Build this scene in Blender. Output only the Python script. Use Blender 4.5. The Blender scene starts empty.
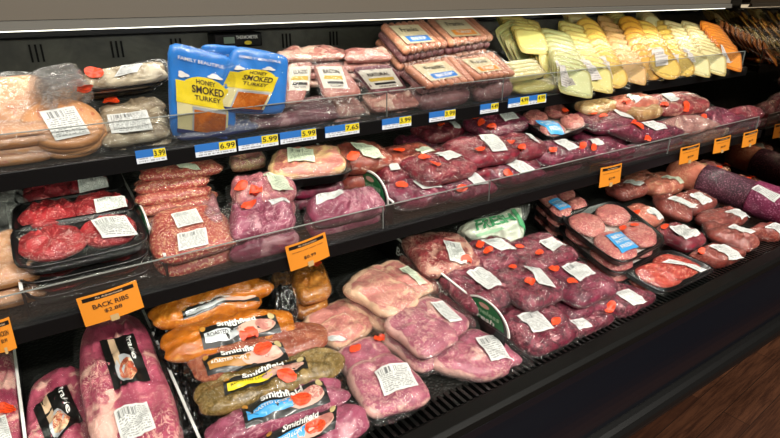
import bpy, math, random
from mathutils import Vector, Matrix, noise
from mathutils.bvhtree import BVHTree
random.seed(7)
scene = bpy.context.scene
COL = scene.collection

# ------------------------------------------------------------------ camera
FPX, CX, CY, CH = 560.0, 390.0, 219.0, 1.6
def _n(v): return Vector(v).normalized()
PIT = math.atan(229/560.)
c_up = Vector((0, -math.cos(PIT), -math.sin(PIT)))      # world Z seen in (right, down, forward)
c_X = _n((900, -229, 560))                              # world X (along the case)
c_Y = c_up.cross(c_X)
if c_Y.z < 0: c_Y = -c_Y                                # world Y (into the case)
cam_d = bpy.data.cameras.new('camera'); cam = bpy.data.objects.new('camera', cam_d); COL.objects.link(cam)
r_w = Vector((c_X.x, c_Y.x, c_up.x)); d_w = Vector((c_X.y, c_Y.y, c_up.y)); f_w = Vector((c_X.z, c_Y.z, c_up.z))
cm = Matrix.Identity(4)
for i in range(3):
    cm[i][0] = r_w[i]; cm[i][1] = -d_w[i]; cm[i][2] = -f_w[i]
cm.translation = (0, 0, CH)
cam.matrix_world = cm
cam_d.sensor_width = 36; cam_d.lens = 36*FPX/780.; cam_d.clip_start = .02
scene.camera = cam
CAM = Vector((0, 0, CH))
def ray(px, py):
    r = Vector((px-CX, py-CY, FPX))
    return Vector((r.dot(c_X), r.dot(c_Y), r.dot(c_up))).normalized()
SURF = {'top': (1.06, CH-.2735, .15), 'mid': (.97, CH-.502, .15), 'deck': (.734, CH-.802, .12)}
def un(px, py, s, h=0.):
    y0, z0, k = SURF[s]; d = ray(px, py)
    t = (z0+h-CH-k*y0)/(d.z-k*d.y)
    return CAM+d*t
def proj(p):
    v = p-CAM; r, d, f = v.dot(r_w), v.dot(d_w), v.dot(f_w); return CX+FPX*r/f, CY+FPX*d/f
def on_y(px, py, y): d = ray(px, py); return CAM+d*(y/d.y)
def on_x(px, py, x): d = ray(px, py); return CAM+d*(x/d.x)
def sz(s, y): y0, z0, k = SURF[s]; return z0+k*(y-y0)

# ------------------------------------------------------------------ materials
MATS = {}
class NT:
    def __init__(s, name):
        s.m = bpy.data.materials.new(name); s.m.use_nodes = True; s.t = s.m.node_tree
        s.b = s.t.nodes['Principled BSDF']; s.out = s.t.nodes['Material Output']; MATS[name] = s.m
    def n(s, typ, **kw):
        x = s.t.nodes.new(typ)
        for k, v in kw.items():
            if k in x.bl_rna.properties: setattr(x, k, v)
            else: x.inputs[k].default_value = v
        return x
    def l(s, a, b): s.t.links.new(a, b)
    def math(s, op, a, b=None, clamp=False):
        x = s.t.nodes.new('ShaderNodeMath'); x.operation = op; x.use_clamp = clamp
        for i, v in enumerate((a, b)):
            if v is None: continue
            if isinstance(v, (int, float)): x.inputs[i].default_value = v
            else: s.l(v, x.inputs[i])
        return x.outputs[0]
    def mix(s, f, a, b):
        x = s.t.nodes.new('ShaderNodeMix'); x.data_type = 'RGBA'
        for k, v in ((0, f), (6, a), (7, b)):
            if isinstance(v, (int, float)): x.inputs[k].default_value = v
            elif isinstance(v, (tuple, list)): x.inputs[k].default_value = (*v, 1) if len(v) == 3 else v
            else: s.l(v, x.inputs[k])
        return x.outputs[2]
    def ramp(s, f, p0, p1):
        x = s.t.nodes.new('ShaderNodeMapRange'); x.interpolation_type = 'SMOOTHSTEP'
        s.l(f, x.inputs[0]); x.inputs[1].default_value = p0; x.inputs[2].default_value = p1
        return x.outputs[0]
    def noise(s, vec, scale, detail=3, rough=.5, dist=0., w=None):
        x = s.t.nodes.new('ShaderNodeTexNoise'); x.noise_dimensions = '4D'
        x.inputs['Scale'].default_value = scale; x.inputs['Detail'].default_value = detail
        x.inputs['Roughness'].default_value = rough; x.inputs['Distortion'].default_value = dist
        s.l(vec, x.inputs['Vector'])
        if w is not None: s.l(w, x.inputs['W'])
        return x.outputs[0]
    def coord(s, k='Object'): return s.n('ShaderNodeTexCoord').outputs[k]
    def rnd(s): return s.math('MULTIPLY', s.n('ShaderNodeObjectInfo').outputs['Random'], 40.)
    def bump(s, h, st, dist=.002):
        x = s.n('ShaderNodeBump', Strength=st, Distance=dist); s.l(h, x.inputs['Height']); s.l(x.outputs[0], s.b.inputs['Normal']); return x.outputs[0]
def srgb(h):
    c = [int(h[i:i+2], 16)/255. for i in (0, 2, 4)]
    return tuple(x/12.92 if x < .04045 else ((x+.055)/1.055)**2.4 for x in c)
def plain(name, col, rough=.5, metal=0., spec=.5, coat=0., emit=None, es=0.):
    if name in MATS: return MATS[name]
    a = NT(name); c = srgb(col) if isinstance(col, str) else col
    a.b.inputs['Base Color'].default_value = (*c, 1); a.b.inputs['Roughness'].default_value = rough
    a.b.inputs['Metallic'].default_value = metal; a.b.inputs['Specular IOR Level'].default_value = spec
    a.b.inputs['Coat Weight'].default_value = coat
    if emit: a.b.inputs['Emission Color'].default_value = (*srgb(emit), 1); a.b.inputs['Emission Strength'].default_value = es
    return a.m
def meat(name, base, dark, fat, amt=.5, scale=1., rim=0., rough=.42, bumpy=.5, vein=True):
    a = NT(name); co = a.coord(); w = a.rnd()
    n1 = a.noise(co, 22*scale, 4, .6, .6, w); c = a.mix(a.ramp(n1, .35, .65), srgb(base), srgb(dark))
    n2 = a.noise(co, 38*scale, 3, .55, 1.8, w)
    if vein:
        v = a.math('ABSOLUTE', a.math('SUBTRACT', n2, .5)); fm = a.math('SUBTRACT', 1., a.ramp(v, .0, .055*amt+.001))
        n3 = a.noise(co, 9*scale, 2, .5, .3, w); fm = a.math('MULTIPLY', fm, a.ramp(n3, .42, .6))
        n4 = a.noise(co, 13*scale, 3, .5, 1., w); blot = a.ramp(n4, .70-.16*amt, .78-.14*amt)
        fm = a.math('MAXIMUM', fm, blot)
    else: fm = a.ramp(n2, .62-.1*amt, .68-.08*amt)
    if rim:
        uv = a.coord('UV'); sp = a.n('ShaderNodeSeparateXYZ'); a.l(uv, sp.inputs[0])
        dx = a.math('MULTIPLY', a.math('SUBTRACT', sp.outputs[0], .5), 2.); dy = a.math('MULTIPLY', a.math('SUBTRACT', sp.outputs[1], .5), 2.)
        r = a.math('SQRT', a.math('ADD', a.math('MULTIPLY', dx, dx), a.math('MULTIPLY', dy, dy)))
        r = a.math('ADD', r, a.math('MULTIPLY', a.math('SUBTRACT', n1, .5), .35))
        r = a.math('ADD', r, a.math('MULTIPLY', dy, .12))
        fm = a.math('MAXIMUM', fm, a.ramp(r, rim, rim+.07))
    fm = a.math('MULTIPLY', fm, .9)
    col = a.mix(fm, c, srgb(fat)); a.l(col, a.b.inputs['Base Color'])
    a.b.inputs['Roughness'].default_value = rough; a.b.inputs['Specular IOR Level'].default_value = .45
    a.b.inputs['Coat Weight'].default_value = .1; a.b.inputs['Coat Roughness'].default_value = .2
    a.bump(a.noise(co, 60*scale, 4, .6, .5, w), bumpy, .004)
    return a.m
M_pork = meat('pork_pink', 'c07078', 'a05462', 'dca89c', .8, 1.1, bumpy=.8)
M_porkc = meat('pork_chop_pink', 'b66478', '984c62', 'e0b4a8', .75, 1.3, rim=.86, bumpy=.8)
M_porkp = meat('pork_chop_pale', 'cf8a80', 'b86c68', 'e6c0a0', .9, 1.2, rim=.82, bumpy=.8)
M_porky = meat('pork_yellow', 'd08578', 'b8645e', 'e8c48c', 1., .9, rim=.85)
M_porkl = meat('pork_loin_mauve', 'a24e68', '7e344c', 'd09ca4', .7, 1.)
M_rib = meat('rib_pink', 'c05870', '983450', 'f0c0b0', 1.0, 1.1, bumpy=.9)
M_beef = meat('beef_purple', '821e40', '4a0e26', 'c07c86', .42, 1.4, bumpy=.9)
M_beefr = meat('beef_red', '8c2234', '5a1022', 'cc9088', .45, 1.4, bumpy=.9)
M_beefb = meat('beef_brown', 'a04a38', '7a3028', 'c08a6a', .5, 1.)
M_fatty = meat('beef_fatty', '9c343a', '7a2029', 'd8a894', 1.2, 1.8, bumpy=1.)
M_stew = meat('stew_beef', '84203c', '400c1e', 'c8868c', .7, 2.4, bumpy=1.)
M_mar = meat('marinated_orange', 'c6701a', 'a4560e', 'da9434', .6, 1.2, rough=.25)
M_marp = meat('marinated_brown', 'a25c44', '86402e', 'bd8060', .6, 1.2, rough=.25)
M_herb = meat('marinated_herb', '7c6434', '5c4a20', 'a48a58', .8, 1.6, rough=.25)
M_marb = meat('marinade_brown', 'b06c1e', '8a4c12', 'd09040', .8, 1., rough=.2)
M_steak = meat('steak_pink', 'c05a50', 'a04038', 'd89888', .55, 1.8)
M_tend = meat('tenderloin', '96453a', '702c26', 'cc8c7c', .5, 1.)
M_orangepork = meat('pork_peach', 'cc7a62', 'b86050', 'e0a888', .8, 1.)
M_deli = meat('ham_peach', 'cc925e', 'c28450', 'b0582c', .16, .8, rim=0, bumpy=.15, vein=False)
M_delig = meat('sliced_grey_meat', 'a8977c', '857258', 'd8cbaf', 1., 1.)
M_tan = meat('tan_breaded', 'c49a62', '9c6e40', 'e6cda0', 1., 1.4)
M_hamslice = meat('ham_slice_pink', 'b87c70', '985650', 'd8b8a4', .9, 1.2)
M_darkslice = meat('dark_sliced_meat', '7b4450', '542833', 'a87c80', .7, 1.)
M_frank = meat('frank_skin', 'c98a6a', 'b5745a', 'd8a890', .4, 1., bumpy=.1)
M_frankend = meat('frank_ends_purple', '8a5c5c', '6c3f44', 'b08f8a', .6, 1.)
M_foodpic = meat('printed_food_picture', 'b8543c', '7c3620', 'e8c8a0', 1.1, 2.2, bumpy=0)
M_sausagepic = meat('smoked_brown', 'c06a20', '93430f', 'd88a3c', .5, 1., rough=.2)
def flecks(name, base, fat, sc, cut=.42, bumpy=.6):
    a = NT(name); co = a.coord(); w = a.rnd()
    n1 = a.noise(co, sc, 2, .6, .4, w); n2 = a.noise(co, 20, 2, .5, 0, w)
    c = a.mix(a.ramp(n2, .35, .65), srgb(base[0]), srgb(base[1]))
    c = a.mix(a.ramp(n1, cut+.08, cut+.18), c, srgb(fat)); a.l(c, a.b.inputs['Base Color'])
    a.b.inputs['Roughness'].default_value = .35; a.b.inputs['Coat Weight'].default_value = .2
    a.bump(n1, bumpy, .003); return a.m
M_sal = flecks('coarse_sausage', ('a03834', 'b05448'), 'd4a07c', 210, .43, .8)
M_grd = flecks('ground_beef_red', ('ac2a30', '841a22'), 'd0706a', 230, .47, 1.)
M_grdd = flecks('ground_beef_dark', ('8a2830', '661820'), 'b05a58', 150, .5, 1.)
M_patty = flecks('patty_pink', ('c4716c', 'b0565a'), 'dba08e', 240, .42, .8)
M_tube = flecks('tube_casing_purple', ('7c2c4e', '641f3e'), 'b06c88', 170, .48, .7)
M_cubed = flecks('cubed_steak', ('b8493c', 'a03a34'), 'd07c66', 110, .45, 1.)
# clear film
def film(name, lo=.008, hi=.42, rough=.08, bs=1., sc=30, tint=(.97, .97, .97), milk=.012):
    a = NT(name); a.t.nodes.remove(a.b); co = a.coord(); w = a.rnd()
    h = a.noise(co, sc, 3, .6, 2.2, w)
    bm = a.n('ShaderNodeBump', Strength=bs, Distance=.008); a.l(h, bm.inputs['Height'])
    g = a.n('ShaderNodeBsdfGlossy', Roughness=rough); a.l(bm.outputs[0], g.inputs['Normal'])
    tr = a.n('ShaderNodeBsdfTransparent'); tr.inputs[0].default_value = (*tint, 1)
    df = a.n('ShaderNodeBsdfDiffuse'); df.inputs[0].default_value = (.8, .8, .78, 1)
    lw = a.n('ShaderNodeLayerWeight', Blend=.35); a.l(bm.outputs[0], lw.inputs['Normal'])
    mr = a.n('ShaderNodeMapRange'); a.l(lw.outputs['Facing'], mr.inputs[0]); mr.inputs[3].default_value = lo; mr.inputs[4].default_value = hi
    m0 = a.n('ShaderNodeMixShader', Fac=milk); a.l(tr.outputs[0], m0.inputs[1]); a.l(df.outputs[0], m0.inputs[2])
    m1 = a.n('ShaderNodeMixShader'); a.l(mr.outputs[0], m1.inputs[0]); a.l(m0.outputs[0], m1.inputs[1]); a.l(g.outputs[0], m1.inputs[2])
    a.l(m1.outputs[0], a.out.inputs[0]); return a.m
M_film = film('clear_film')
M_filmt = film('tight_film', .02, .35, .07, .5, 40, milk=.005)
M_bagf = film('loose_bag_film', .05, .55, .12, 1., 34, milk=.09)
M_filmc = film('cheese_film', .008, .22, .22, .4, 40, milk=.004)
M_plexi = film('clear_acrylic', .035, .4, .05, 0., 5, (.95, .96, .96), .008)
M_plexe = plain('acrylic_edge', '868a86', .3)
# printed paper label
def paper(name, bg, ink, rows=15., bar=True):
    a = NT(name); uv = a.coord('UV'); sp = a.n('ShaderNodeSeparateXYZ'); a.l(uv, sp.inputs[0]); x, y = sp.outputs[0], sp.outputs[1]; w = a.rnd()
    ry = a.math('MULTIPLY', y, rows); fl = a.math('FLOOR', ry); fr = a.math('FRACT', ry)
    cb = a.n('ShaderNodeCombineXYZ'); a.l(a.math('MULTIPLY', x, 5.), cb.inputs[0]); a.l(a.math('MULTIPLY', fl, 3.7), cb.inputs[1])
    tx = a.ramp(a.noise(cb.outputs[0], 5., 2, .7, 0, w), .44, .5)
    tx = a.math('MULTIPLY', tx, a.math('GREATER_THAN', fr, .42))
    mx = a.math('MULTIPLY', a.math('GREATER_THAN', x, .07), a.math('LESS_THAN', x, .93))
    my = a.math('MULTIPLY', a.math('GREATER_THAN', y, .07), a.math('LESS_THAN', y, .93))
    tx = a.math('MULTIPLY', tx, a.math('MULTIPLY', mx, my)); fac = a.math('MULTIPLY', tx, .6)
    if bar:
        cb2 = a.n('ShaderNodeCombineXYZ'); a.l(a.math('MULTIPLY', x, 9.), cb2.inputs[0])
        br = a.ramp(a.noise(cb2.outputs[0], 5., 1, .5, 0, w), .47, .53)
        zone = a.math('MULTIPLY', a.math('GREATER_THAN', y, .72), a.math('MULTIPLY', a.math('LESS_THAN', x, .62), a.math('MULTIPLY', mx, my)))
        inv = a.math('SUBTRACT', 1., zone)
        fac = a.math('ADD', a.math('MULTIPLY', fac, inv), a.math('MULTIPLY', a.math('MULTIPLY', br, zone), .8))
    col = a.mix(fac, srgb(bg), srgb(ink)); a.l(col, a.b.inputs['Base Color']); a.b.inputs['Roughness'].default_value = .45
    return a.m
M_lab = paper('white_scale_label', 'd4d6d3', '24262c')
M_lab_greenlit = paper('green_lit_scale_label', 'c4ccb6', '2c342c', 13.)  # white label again, with the greenish under-shelf light put into its colour
M_gold = paper('printed_panel', 'dcd6b0', '5a5236', 8., False)
M_stk = paper('orange_sticker', 'f04a1c', '7c1c08', 4., False)
M_white = plain('white_print', 'e4e4e0', .5); M_blackp = plain('black_print', '141312', .35, coat=.3); M_ink = plain('dark_ink', '2a1a10', .6)
M_blue = plain('blue_print', '2a7cd0', .35, coat=.3); M_lblue = plain('light_blue_print', '3a9ad8', .35, coat=.3); M_navy = plain('navy_print', '1c2c66', .35, coat=.3)
M_yel = plain('yellow_print', 'e4cc20', .4, coat=.3); M_gstripe = plain('gold_stripe', 'a8742c', .4); M_silver = plain('silver_stripe', 'b8bcc0', .35, .3)
M_green = plain('green_print', '0c6c3c', .4); M_lgreen = plain('pale_green_print', '9cc4a0', .6); M_dgreen = plain('mid_green_print', '3f9460', .6)
M_tagb = plain('tag_blue', '2268b4', .5); M_tagw = paper('tag_white', 'd4dae2', '30303c', 2., False); M_tagy = plain('tag_yellow', 'dcc81c', .5)
M_or = plain('orange_card', 'd8841c', .6); M_pinko = plain('pink_oval', 'c8a090', .5); M_beige = plain('beige_print', 'bfa284', .5)
M_tray = plain('black_foam_tray', '100f10', .3, coat=.3); M_liner = plain('white_pad', 'cfc6c0', .7)
M_blk = plain('black_enamel', '0b0b0c', .38); M_rail = plain('black_price_rail', '0b0b0c', .35, spec=.25)
M_lcd = plain('lcd_grey', '7c9080', .2); M_bag = plain('white_bag_paper', 'd6dccb', .5, coat=.2)
def bump_black(name, col, rough, sc, st, voro=True, metal=0., dist=.004):
    a = NT(name); co = a.coord()
    if voro:
        v = a.n('ShaderNodeTexVoronoi', Scale=sc); a.l(co, v.inputs['Vector']); h = v.outputs[0]
    else: h = a.noise(co, sc, 4, .6)
    a.b.inputs['Base Color'].default_value = (*srgb(col), 1); a.b.inputs['Roughness'].default_value = rough; a.b.inputs['Metallic'].default_value = metal
    a.bump(h, st, dist); return a.m
M_mat = bump_black('black_textured_mat', '1a1b19', .36, 130, .6)
M_slab = bump_black('black_front_ledge', '0e0e0d', .42, 60, .06, False); M_slab.node_tree.nodes['Principled BSDF'].inputs['Specular IOR Level'].default_value = .12
def backwall():
    a = NT('dark_scuffed_liner'); co = a.coord(); n1 = a.noise(co, 7, 5, .65, .6)
    a.l(a.mix(a.ramp(n1, .3, .75), srgb('3c3d36'), srgb('66675a')), a.b.inputs['Base Color'])
    a.b.inputs['Roughness'].default_value = .5; a.bump(n1, .2, .004); return a.m
M_liner_bk = backwall()
M_head = plain('taupe_canopy', '5d564c', .5); M_steel = plain('brushed_trim', '6a6862', .5, .3)
def navy():
    a = NT('navy_gloss_fascia'); a.b.inputs['Base Color'].default_value = (*srgb('06080f'), 1); a.b.inputs['Roughness'].default_value = .28
    a.b.inputs['Coat Weight'].default_value = .4; a.b.inputs['Coat Roughness'].default_value = .25; return a.m
M_navyf = navy()
M_mirror = plain('dark_mirror_glass', (.20, .165, .13), .03, 1.)
def wood():
    a = NT('brown_wood_planks'); co = a.coord(); mp = a.n('ShaderNodeMapping'); a.l(co, mp.inputs[0]); mp.inputs['Rotation'].default_value[2] = math.radians(-4)
    br = a.n('ShaderNodeTexBrick'); a.l(mp.outputs[0], br.inputs[0]); br.inputs['Scale'].default_value = 1.
    br.inputs['Brick Width'].default_value = 1.1; br.inputs['Row Height'].default_value = .1; br.inputs['Mortar Size'].default_value = .0016
    br.inputs['Color1'].default_value = (*srgb('5e3a26'), 1); br.inputs['Color2'].default_value = (*srgb('3f2417'), 1); br.inputs['Mortar'].default_value = (.01, .006, .004, 1)
    m2 = a.n('ShaderNodeMapping'); a.l(mp.outputs[0], m2.inputs[0]); m2.inputs['Scale'].default_value = (2.2, 34, 1)
    g = a.noise(m2.outputs[0], 2.2, 5, .7, .8)
    c = a.mix(a.ramp(g, .35, .68), br.outputs[0], srgb('2c170e')); c = a.mix(a.math('MULTIPLY', a.ramp(g, .6, .8), .4), c, srgb('7c5236'))
    a.l(c, a.b.inputs['Base Color']); a.b.inputs['Roughness'].default_value = .42; return a.m
M_wood = wood()
def cheese(name, c, d):
    a = NT(name); co = a.coord(); n1 = a.noise(co, 30, 2, .5)
    uv = a.coord('UV'); sp = a.n('ShaderNodeSeparateXYZ'); a.l(uv, sp.inputs[0]); rd = a.n('ShaderNodeObjectInfo').outputs['Random']
    body = a.mix(n1, srgb(c), srgb(d)); body = a.mix(a.math('MULTIPLY', rd, .45), body, srgb(d))
    body = a.mix(a.math('MULTIPLY', a.ramp(sp.outputs[0], .80, .93), .8), body, tuple(x*f for x, f in zip(srgb(d), (.62, .5, .3))))
    a.l(body, a.b.inputs['Base Color']); a.b.inputs['Roughness'].default_value = .45
    a.b.inputs['Subsurface Weight'].default_value = .15; a.b.inputs['Subsurface Scale'].default_value = .01; return a.m
CH_ = {'white': cheese('white_cheese', 'd8d0a0', 'c8bc84'), 'pale': cheese('pale_cheese', 'd2ca80', 'c2b666'), 'yellow': cheese('yellow_cheese', 'd8ba58', 'caa440'),
       'deep': cheese('deep_yellow_cheese', 'd6a434', 'c48c22'), 'orange': cheese('orange_cheese', 'e08c14', 'd07a0c'), 'green': cheese('greenish_cheese', 'bcbf8c', 'aaae74'),
       'peach': cheese('peach_cheese', 'd4a078', 'c8a460')}

# ------------------------------------------------------------------ mesh helpers
class MB:
    def __init__(s): s.v = []; s.f = []; s.uv = []
    def add(s, vs, fs, uvs=None):
        o = len(s.v); s.v += [Vector(v) for v in vs]; s.f += [tuple(i+o for i in f) for f in fs]
        s.uv += list(uvs) if uvs else [(0, 0)]*len(vs)
        return s
    def box(s, a, b):
        x0, y0, z0 = a; x1, y1, z1 = b
        return s.add([(x0,y0,z0),(x1,y0,z0),(x1,y1,z0),(x0,y1,z0),(x0,y0,z1),(x1,y0,z1),(x1,y1,z1),(x0,y1,z1)],
                     [(0,3,2,1),(4,5,6,7),(0,1,5,4),(1,2,6,5),(2,3,7,6),(3,0,4,7)])
    def prism(s, prof, x0, x1):                 # profile of (y, z), extruded along X
        n = len(prof); vs = [(x0, y, z) for y, z in prof]+[(x1, y, z) for y, z in prof]
        fs = [(i, (i+1) % n, n+(i+1) % n, n+i) for i in range(n)]+[tuple(range(n-1, -1, -1)), tuple(range(n, 2*n))]
        return s.add(vs, fs)
    def build(s, name, mat, parent=None, smooth=False, bevel=0.):
        me = bpy.data.meshes.new(name); me.from_pydata(s.v, [], s.f); me.materials.append(mat)
        ul = me.uv_layers.new(name='UVMap'); 
        for lp in me.loops: ul.data[lp.index].uv = s.uv[lp.vertex_index]
        if smooth: me.polygons.foreach_set('use_smooth', [True]*len(me.polygons))
        me.update(); o = bpy.data.objects.new(name, me); COL.objects.link(o)
        if parent: o.parent = parent
        if bevel:
            b = o.modifiers.new('bevel', 'BEVEL'); b.width = bevel; b.segments = 2; b.limit_method = 'ANGLE'
        return o
def empty(name, M, label=None, cat=None, group=None):
    o = bpy.data.objects.new(name, None); COL.objects.link(o); o.empty_display_size = .02
    o.matrix_world = M if isinstance(M, Matrix) else Matrix.Translation(M)
    if label: o['label'] = label
    if cat: o['category'] = cat
    if group: o['group'] = group
    return o
def tag(o, label, cat, group=None):
    o['label'] = label; o['category'] = cat
    if group: o['group'] = group
    return o
TXT = {}
def text_mesh(s, bold=.0, shear=0.):
    k = (s, bold, shear)
    if k in TXT: return TXT[k]
    cu = bpy.data.curves.new('t', 'FONT'); cu.body = s; cu.offset = bold; cu.shear = shear; cu.resolution_u = 3
    o = bpy.data.objects.new('t', cu); COL.objects.link(o); dg = bpy.context.evaluated_depsgraph_get()
    me = bpy.data.meshes.new_from_object(o.evaluated_get(dg)); bpy.data.objects.remove(o)
    vs = [v.co.copy() for v in me.vertices]; fs = [tuple(p.vertices) for p in me.polygons]
    x0 = min(v.x for v in vs); x1 = max(v.x for v in vs); y0 = min(v.y for v in vs); y1 = max(v.y for v in vs)
    vs = [((v.x-x0)/(x1-x0), (v.y-y0)/(y1-y0)) for v in vs]; TXT[k] = (vs, fs); return TXT[k]

# ------------------------------------------------------------------ packs
class Pack:
    """a frame laid through four points of a surface; u,v in -1..1, z along its normal"""
    def __init__(s, kind, P, t, label, cat, group):
        C = sum(P, Vector())/4; ux = ((P[1]+P[2])-(P[0]+P[3])).normalized(); vy = (P[2]+P[3])-(P[0]+P[1])
        n = ux.cross(vy).normalized(); vy = n.cross(ux).normalized()
        M = Matrix.Identity(4)
        for i in range(3): M[i][0] = ux[i]; M[i][1] = vy[i]; M[i][2] = n[i]
        M.translation = C-n*(t/2)
        s.M = M; s.I = M.inverted(); s.t = t; s.n = n; s.L = [s.I @ p for p in P]
        s.surf = 'deck' if C.z < CH-.64 else 'mid' if C.z < CH-.37 else 'top'; s.root = empty(kind, M, label, cat, group); s.label = label; s.bvh = None; s.cv = []; s.cf = []
        s.W = (s.L[1]-s.L[0]).length; s.D = (s.L[3]-s.L[0]).length
    def at(s, u, v):
        a, b = (u+1)/2, (v+1)/2; L = s.L
        return L[0]*(1-a)*(1-b)+L[1]*a*(1-b)+L[2]*a*b+L[3]*(1-a)*b
    def collide(s, mb):
        o = len(s.cv); s.cv += mb.v; s.cf += [tuple(i+o for i in f) for f in mb.f]; s.bvh = None
    def tree(s):
        if s.bvh is None: s.bvh = BVHTree.FromPolygons(s.cv, s.cf)
        return s.bvh
    def hit(s, px, py):
        o = s.I @ CAM; d = (s.I.to_3x3() @ ray(px, py)).normalized()
        cx, cy = proj(s.M @ Vector((0, 0, s.t))) if not hasattr(s, 'cpx') else s.cpx
        for i in range(13):
            f = i*.07; d = (s.I.to_3x3() @ ray(px+(cx-px)*f, py+(cy-py)*f)).normalized()
            h = s.tree().ray_cast(o, d)[0]
            if h is not None: return h
        return o+d*((s.t-o.z)/d.z)
    def blob(s, name, mat, cu=0, cv=0, ru=1, rv=1, z0=0., t=None, p=4., q=3., lump=.005, irr=.05, seed=0, rings=14, seg=48, freq=22., rot=0., ridge=0.):
        t = t or s.t; mb = MB(); vs = []; uvs = []; fs = []; sd = Vector((seed*3.1, seed*1.7, seed*.9))
        def pt(r, th, top):
            c, sn = math.cos(th), math.sin(th); k = (abs(c)**q+abs(sn)**q)**(-1/q)
            ir = 1+irr*noise.noise(Vector((c*1.6, sn*1.6, seed*2.3)))*2*r
            a, b = r*c*k*ir, r*sn*k*ir
            if rot: a, b = a*math.cos(rot)-b*math.sin(rot), a*math.sin(rot)+b*math.cos(rot)
            b0 = s.at(cu+a*ru, cv+b*rv)
            e = math.sqrt(max(0., 1-r**p)); z = z0+t*(.5+.5*e) if top else z0+t*(.5-.5*e)
            if top and lump: z += lump*(1-r**5)*(noise.noise(Vector((b0.x*freq, b0.y*freq, 0))+sd)*1.3+.6*noise.noise(Vector((b0.x*freq*2.3, b0.y*freq*2.3, 5))+sd))
            if top and lump: z += lump*.55*(1-r**6)*(1-abs(noise.noise(Vector((b0.x*freq*3.1, b0.y*freq*1.6, 9))+sd))*4)
            if top and ridge: z += ridge*(1-r**4)*math.sin(b0.x*110)
            return Vector((b0.x, b0.y, b0.z-s.t/2+z)), (.5+.5*r*c, .5+.5*r*sn)
        rr = [math.sin(.5*math.pi*i/rings)**.8 for i in range(1, rings+1)]
        x = pt(0, 0, True); vs.append(x[0]); uvs.append(x[1])
        for r in rr:
            for j in range(seg): x = pt(r, 2*math.pi*j/seg, True); vs.append(x[0]); uvs.append(x[1])
        for j in range(seg): fs.append((0, 1+j, 1+(j+1) % seg))
        for i in range(rings-1):
            for j in range(seg): a = 1+i*seg; b = a+seg; k = (j+1) % seg; fs.append((a+j, b+j, b+k, a+k))
        prev = 1+(rings-1)*seg
        for r in (.93, .75, .4):
            cur = len(vs)
            for j in range(seg): x = pt(r, 2*math.pi*j/seg, False); vs.append(x[0]); uvs.append(x[1])
            for j in range(seg): k = (j+1) % seg; fs.append((prev+j, cur+j, cur+k, prev+k))
            prev = cur
        fs.append(tuple(prev+seg-1-j for j in range(seg)))
        mb.add(vs, fs, uvs); o = mb.build(name, mat, s.root, True); s.collide(mb); return o
    def wrap(s, mat, grow=1.1, gap=.0025, seed=0, wr=.0022, rag=.035, edge=.45, zf=None, rings=16, seg=64, name='clear_wrap'):
        """one sheet of film drawn over whatever lies in the pack, with a flat irregular flange"""
        tr = s.tree(); vs = []; fs = []; sd = Vector((seed*1.3+9, seed*2.9, 4)); zf = s.t*edge if zf is None else zf
        hs = {}
        def zat(u, v):
            p = s.at(u, v); h = tr.ray_cast(Vector((p.x, p.y, s.t+.2)), Vector((0, 0, -1)))[0]
            return p, (h.z if h is not None else None)
        prevz = [s.t]*seg; cz = zat(0, 0); vs.append(Vector((cz[0].x, cz[0].y, (cz[1] if cz[1] is not None else s.t)+gap)))
        for i in range(1, rings+1):
            r = grow*i/rings
            for j in range(seg):
                th = 2*math.pi*j/seg; c, sn = math.cos(th), math.sin(th); q = 4.5; k = (abs(c)**q+abs(sn)**q)**(-1/q)
                rr = r*(1+(rag*2*noise.noise(Vector((c*4, sn*4, seed*1.9)))+rag*noise.noise(Vector((c*11, sn*11, seed)))) * (i/rings)**3)
                p, z = zat(rr*c*k, rr*sn*k)
                if z is None: z = max(zf, prevz[j]-s.t*.45)
                else: z = max(z, prevz[j]-s.t*.35)
                prevz[j] = z
                w = wr*noise.noise(Vector((p.x*70, p.y*70, 0))+sd)*(1.6 if r > 1 else 1)
                vs.append(Vector((p.x, p.y, z+gap+w)))
        for j in range(seg): fs.append((0, 1+j, 1+(j+1) % seg))
        for i in range(rings-1):
            a = 1+i*seg; b = a+seg
            for j in range(seg): k = (j+1) % seg; fs.append((a+j, b+j, b+k, a+k))
        mb = MB().add(vs, fs); return mb.build(name, mat, s.root, True)
    # ---- decals
    def zone(s, six):                            # three pixels: top-left, top-right, bottom-left -> mapping (a,b) with b downward
        TL, TR, BL = s.hit(six[0], six[1]), s.hit(six[2], six[3]), s.hit(six[4], six[5])
        e1, e2 = TR-TL, BL-TL
        tr = s.tree()
        def f(a, b, off):
            p = TL+e1*a+e2*b; acc = []
            for dx, dy in ((0, 0), (.003, 0), (-.003, 0), (0, .003), (0, -.003)):
                h = tr.ray_cast(Vector((p.x+dx, p.y+dy, s.t+.2)), Vector((0, 0, -1)))[0]
                if h is not None: acc.append(h.z)
            z = sum(acc)/len(acc) if acc else p.z
            z = max(z, p.z*.65+z*.35) if z > p.z-.03 else p.z
            return Vector((p.x, p.y, z+off))
        return f
    def rect(s, f, a0, b0, a1, b1, mat, off, name, label=None, k=9):
        vs = []; uvs = []; fs = []
        for i in range(k+1):
            for j in range(k+1):
                a, b = j/k, i/k; vs.append(f(a0+(a1-a0)*a, b0+(b1-b0)*b, off)); uvs.append((a, 1-b))
        for i in range(k):
            for j in range(k): o = i*(k+1)+j; fs.append((o, o+k+1, o+k+2, o+1))
        o = MB().add(vs, fs, uvs).build(name, mat, s.root, True)
        if label: o['label'] = label
        return o
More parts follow.
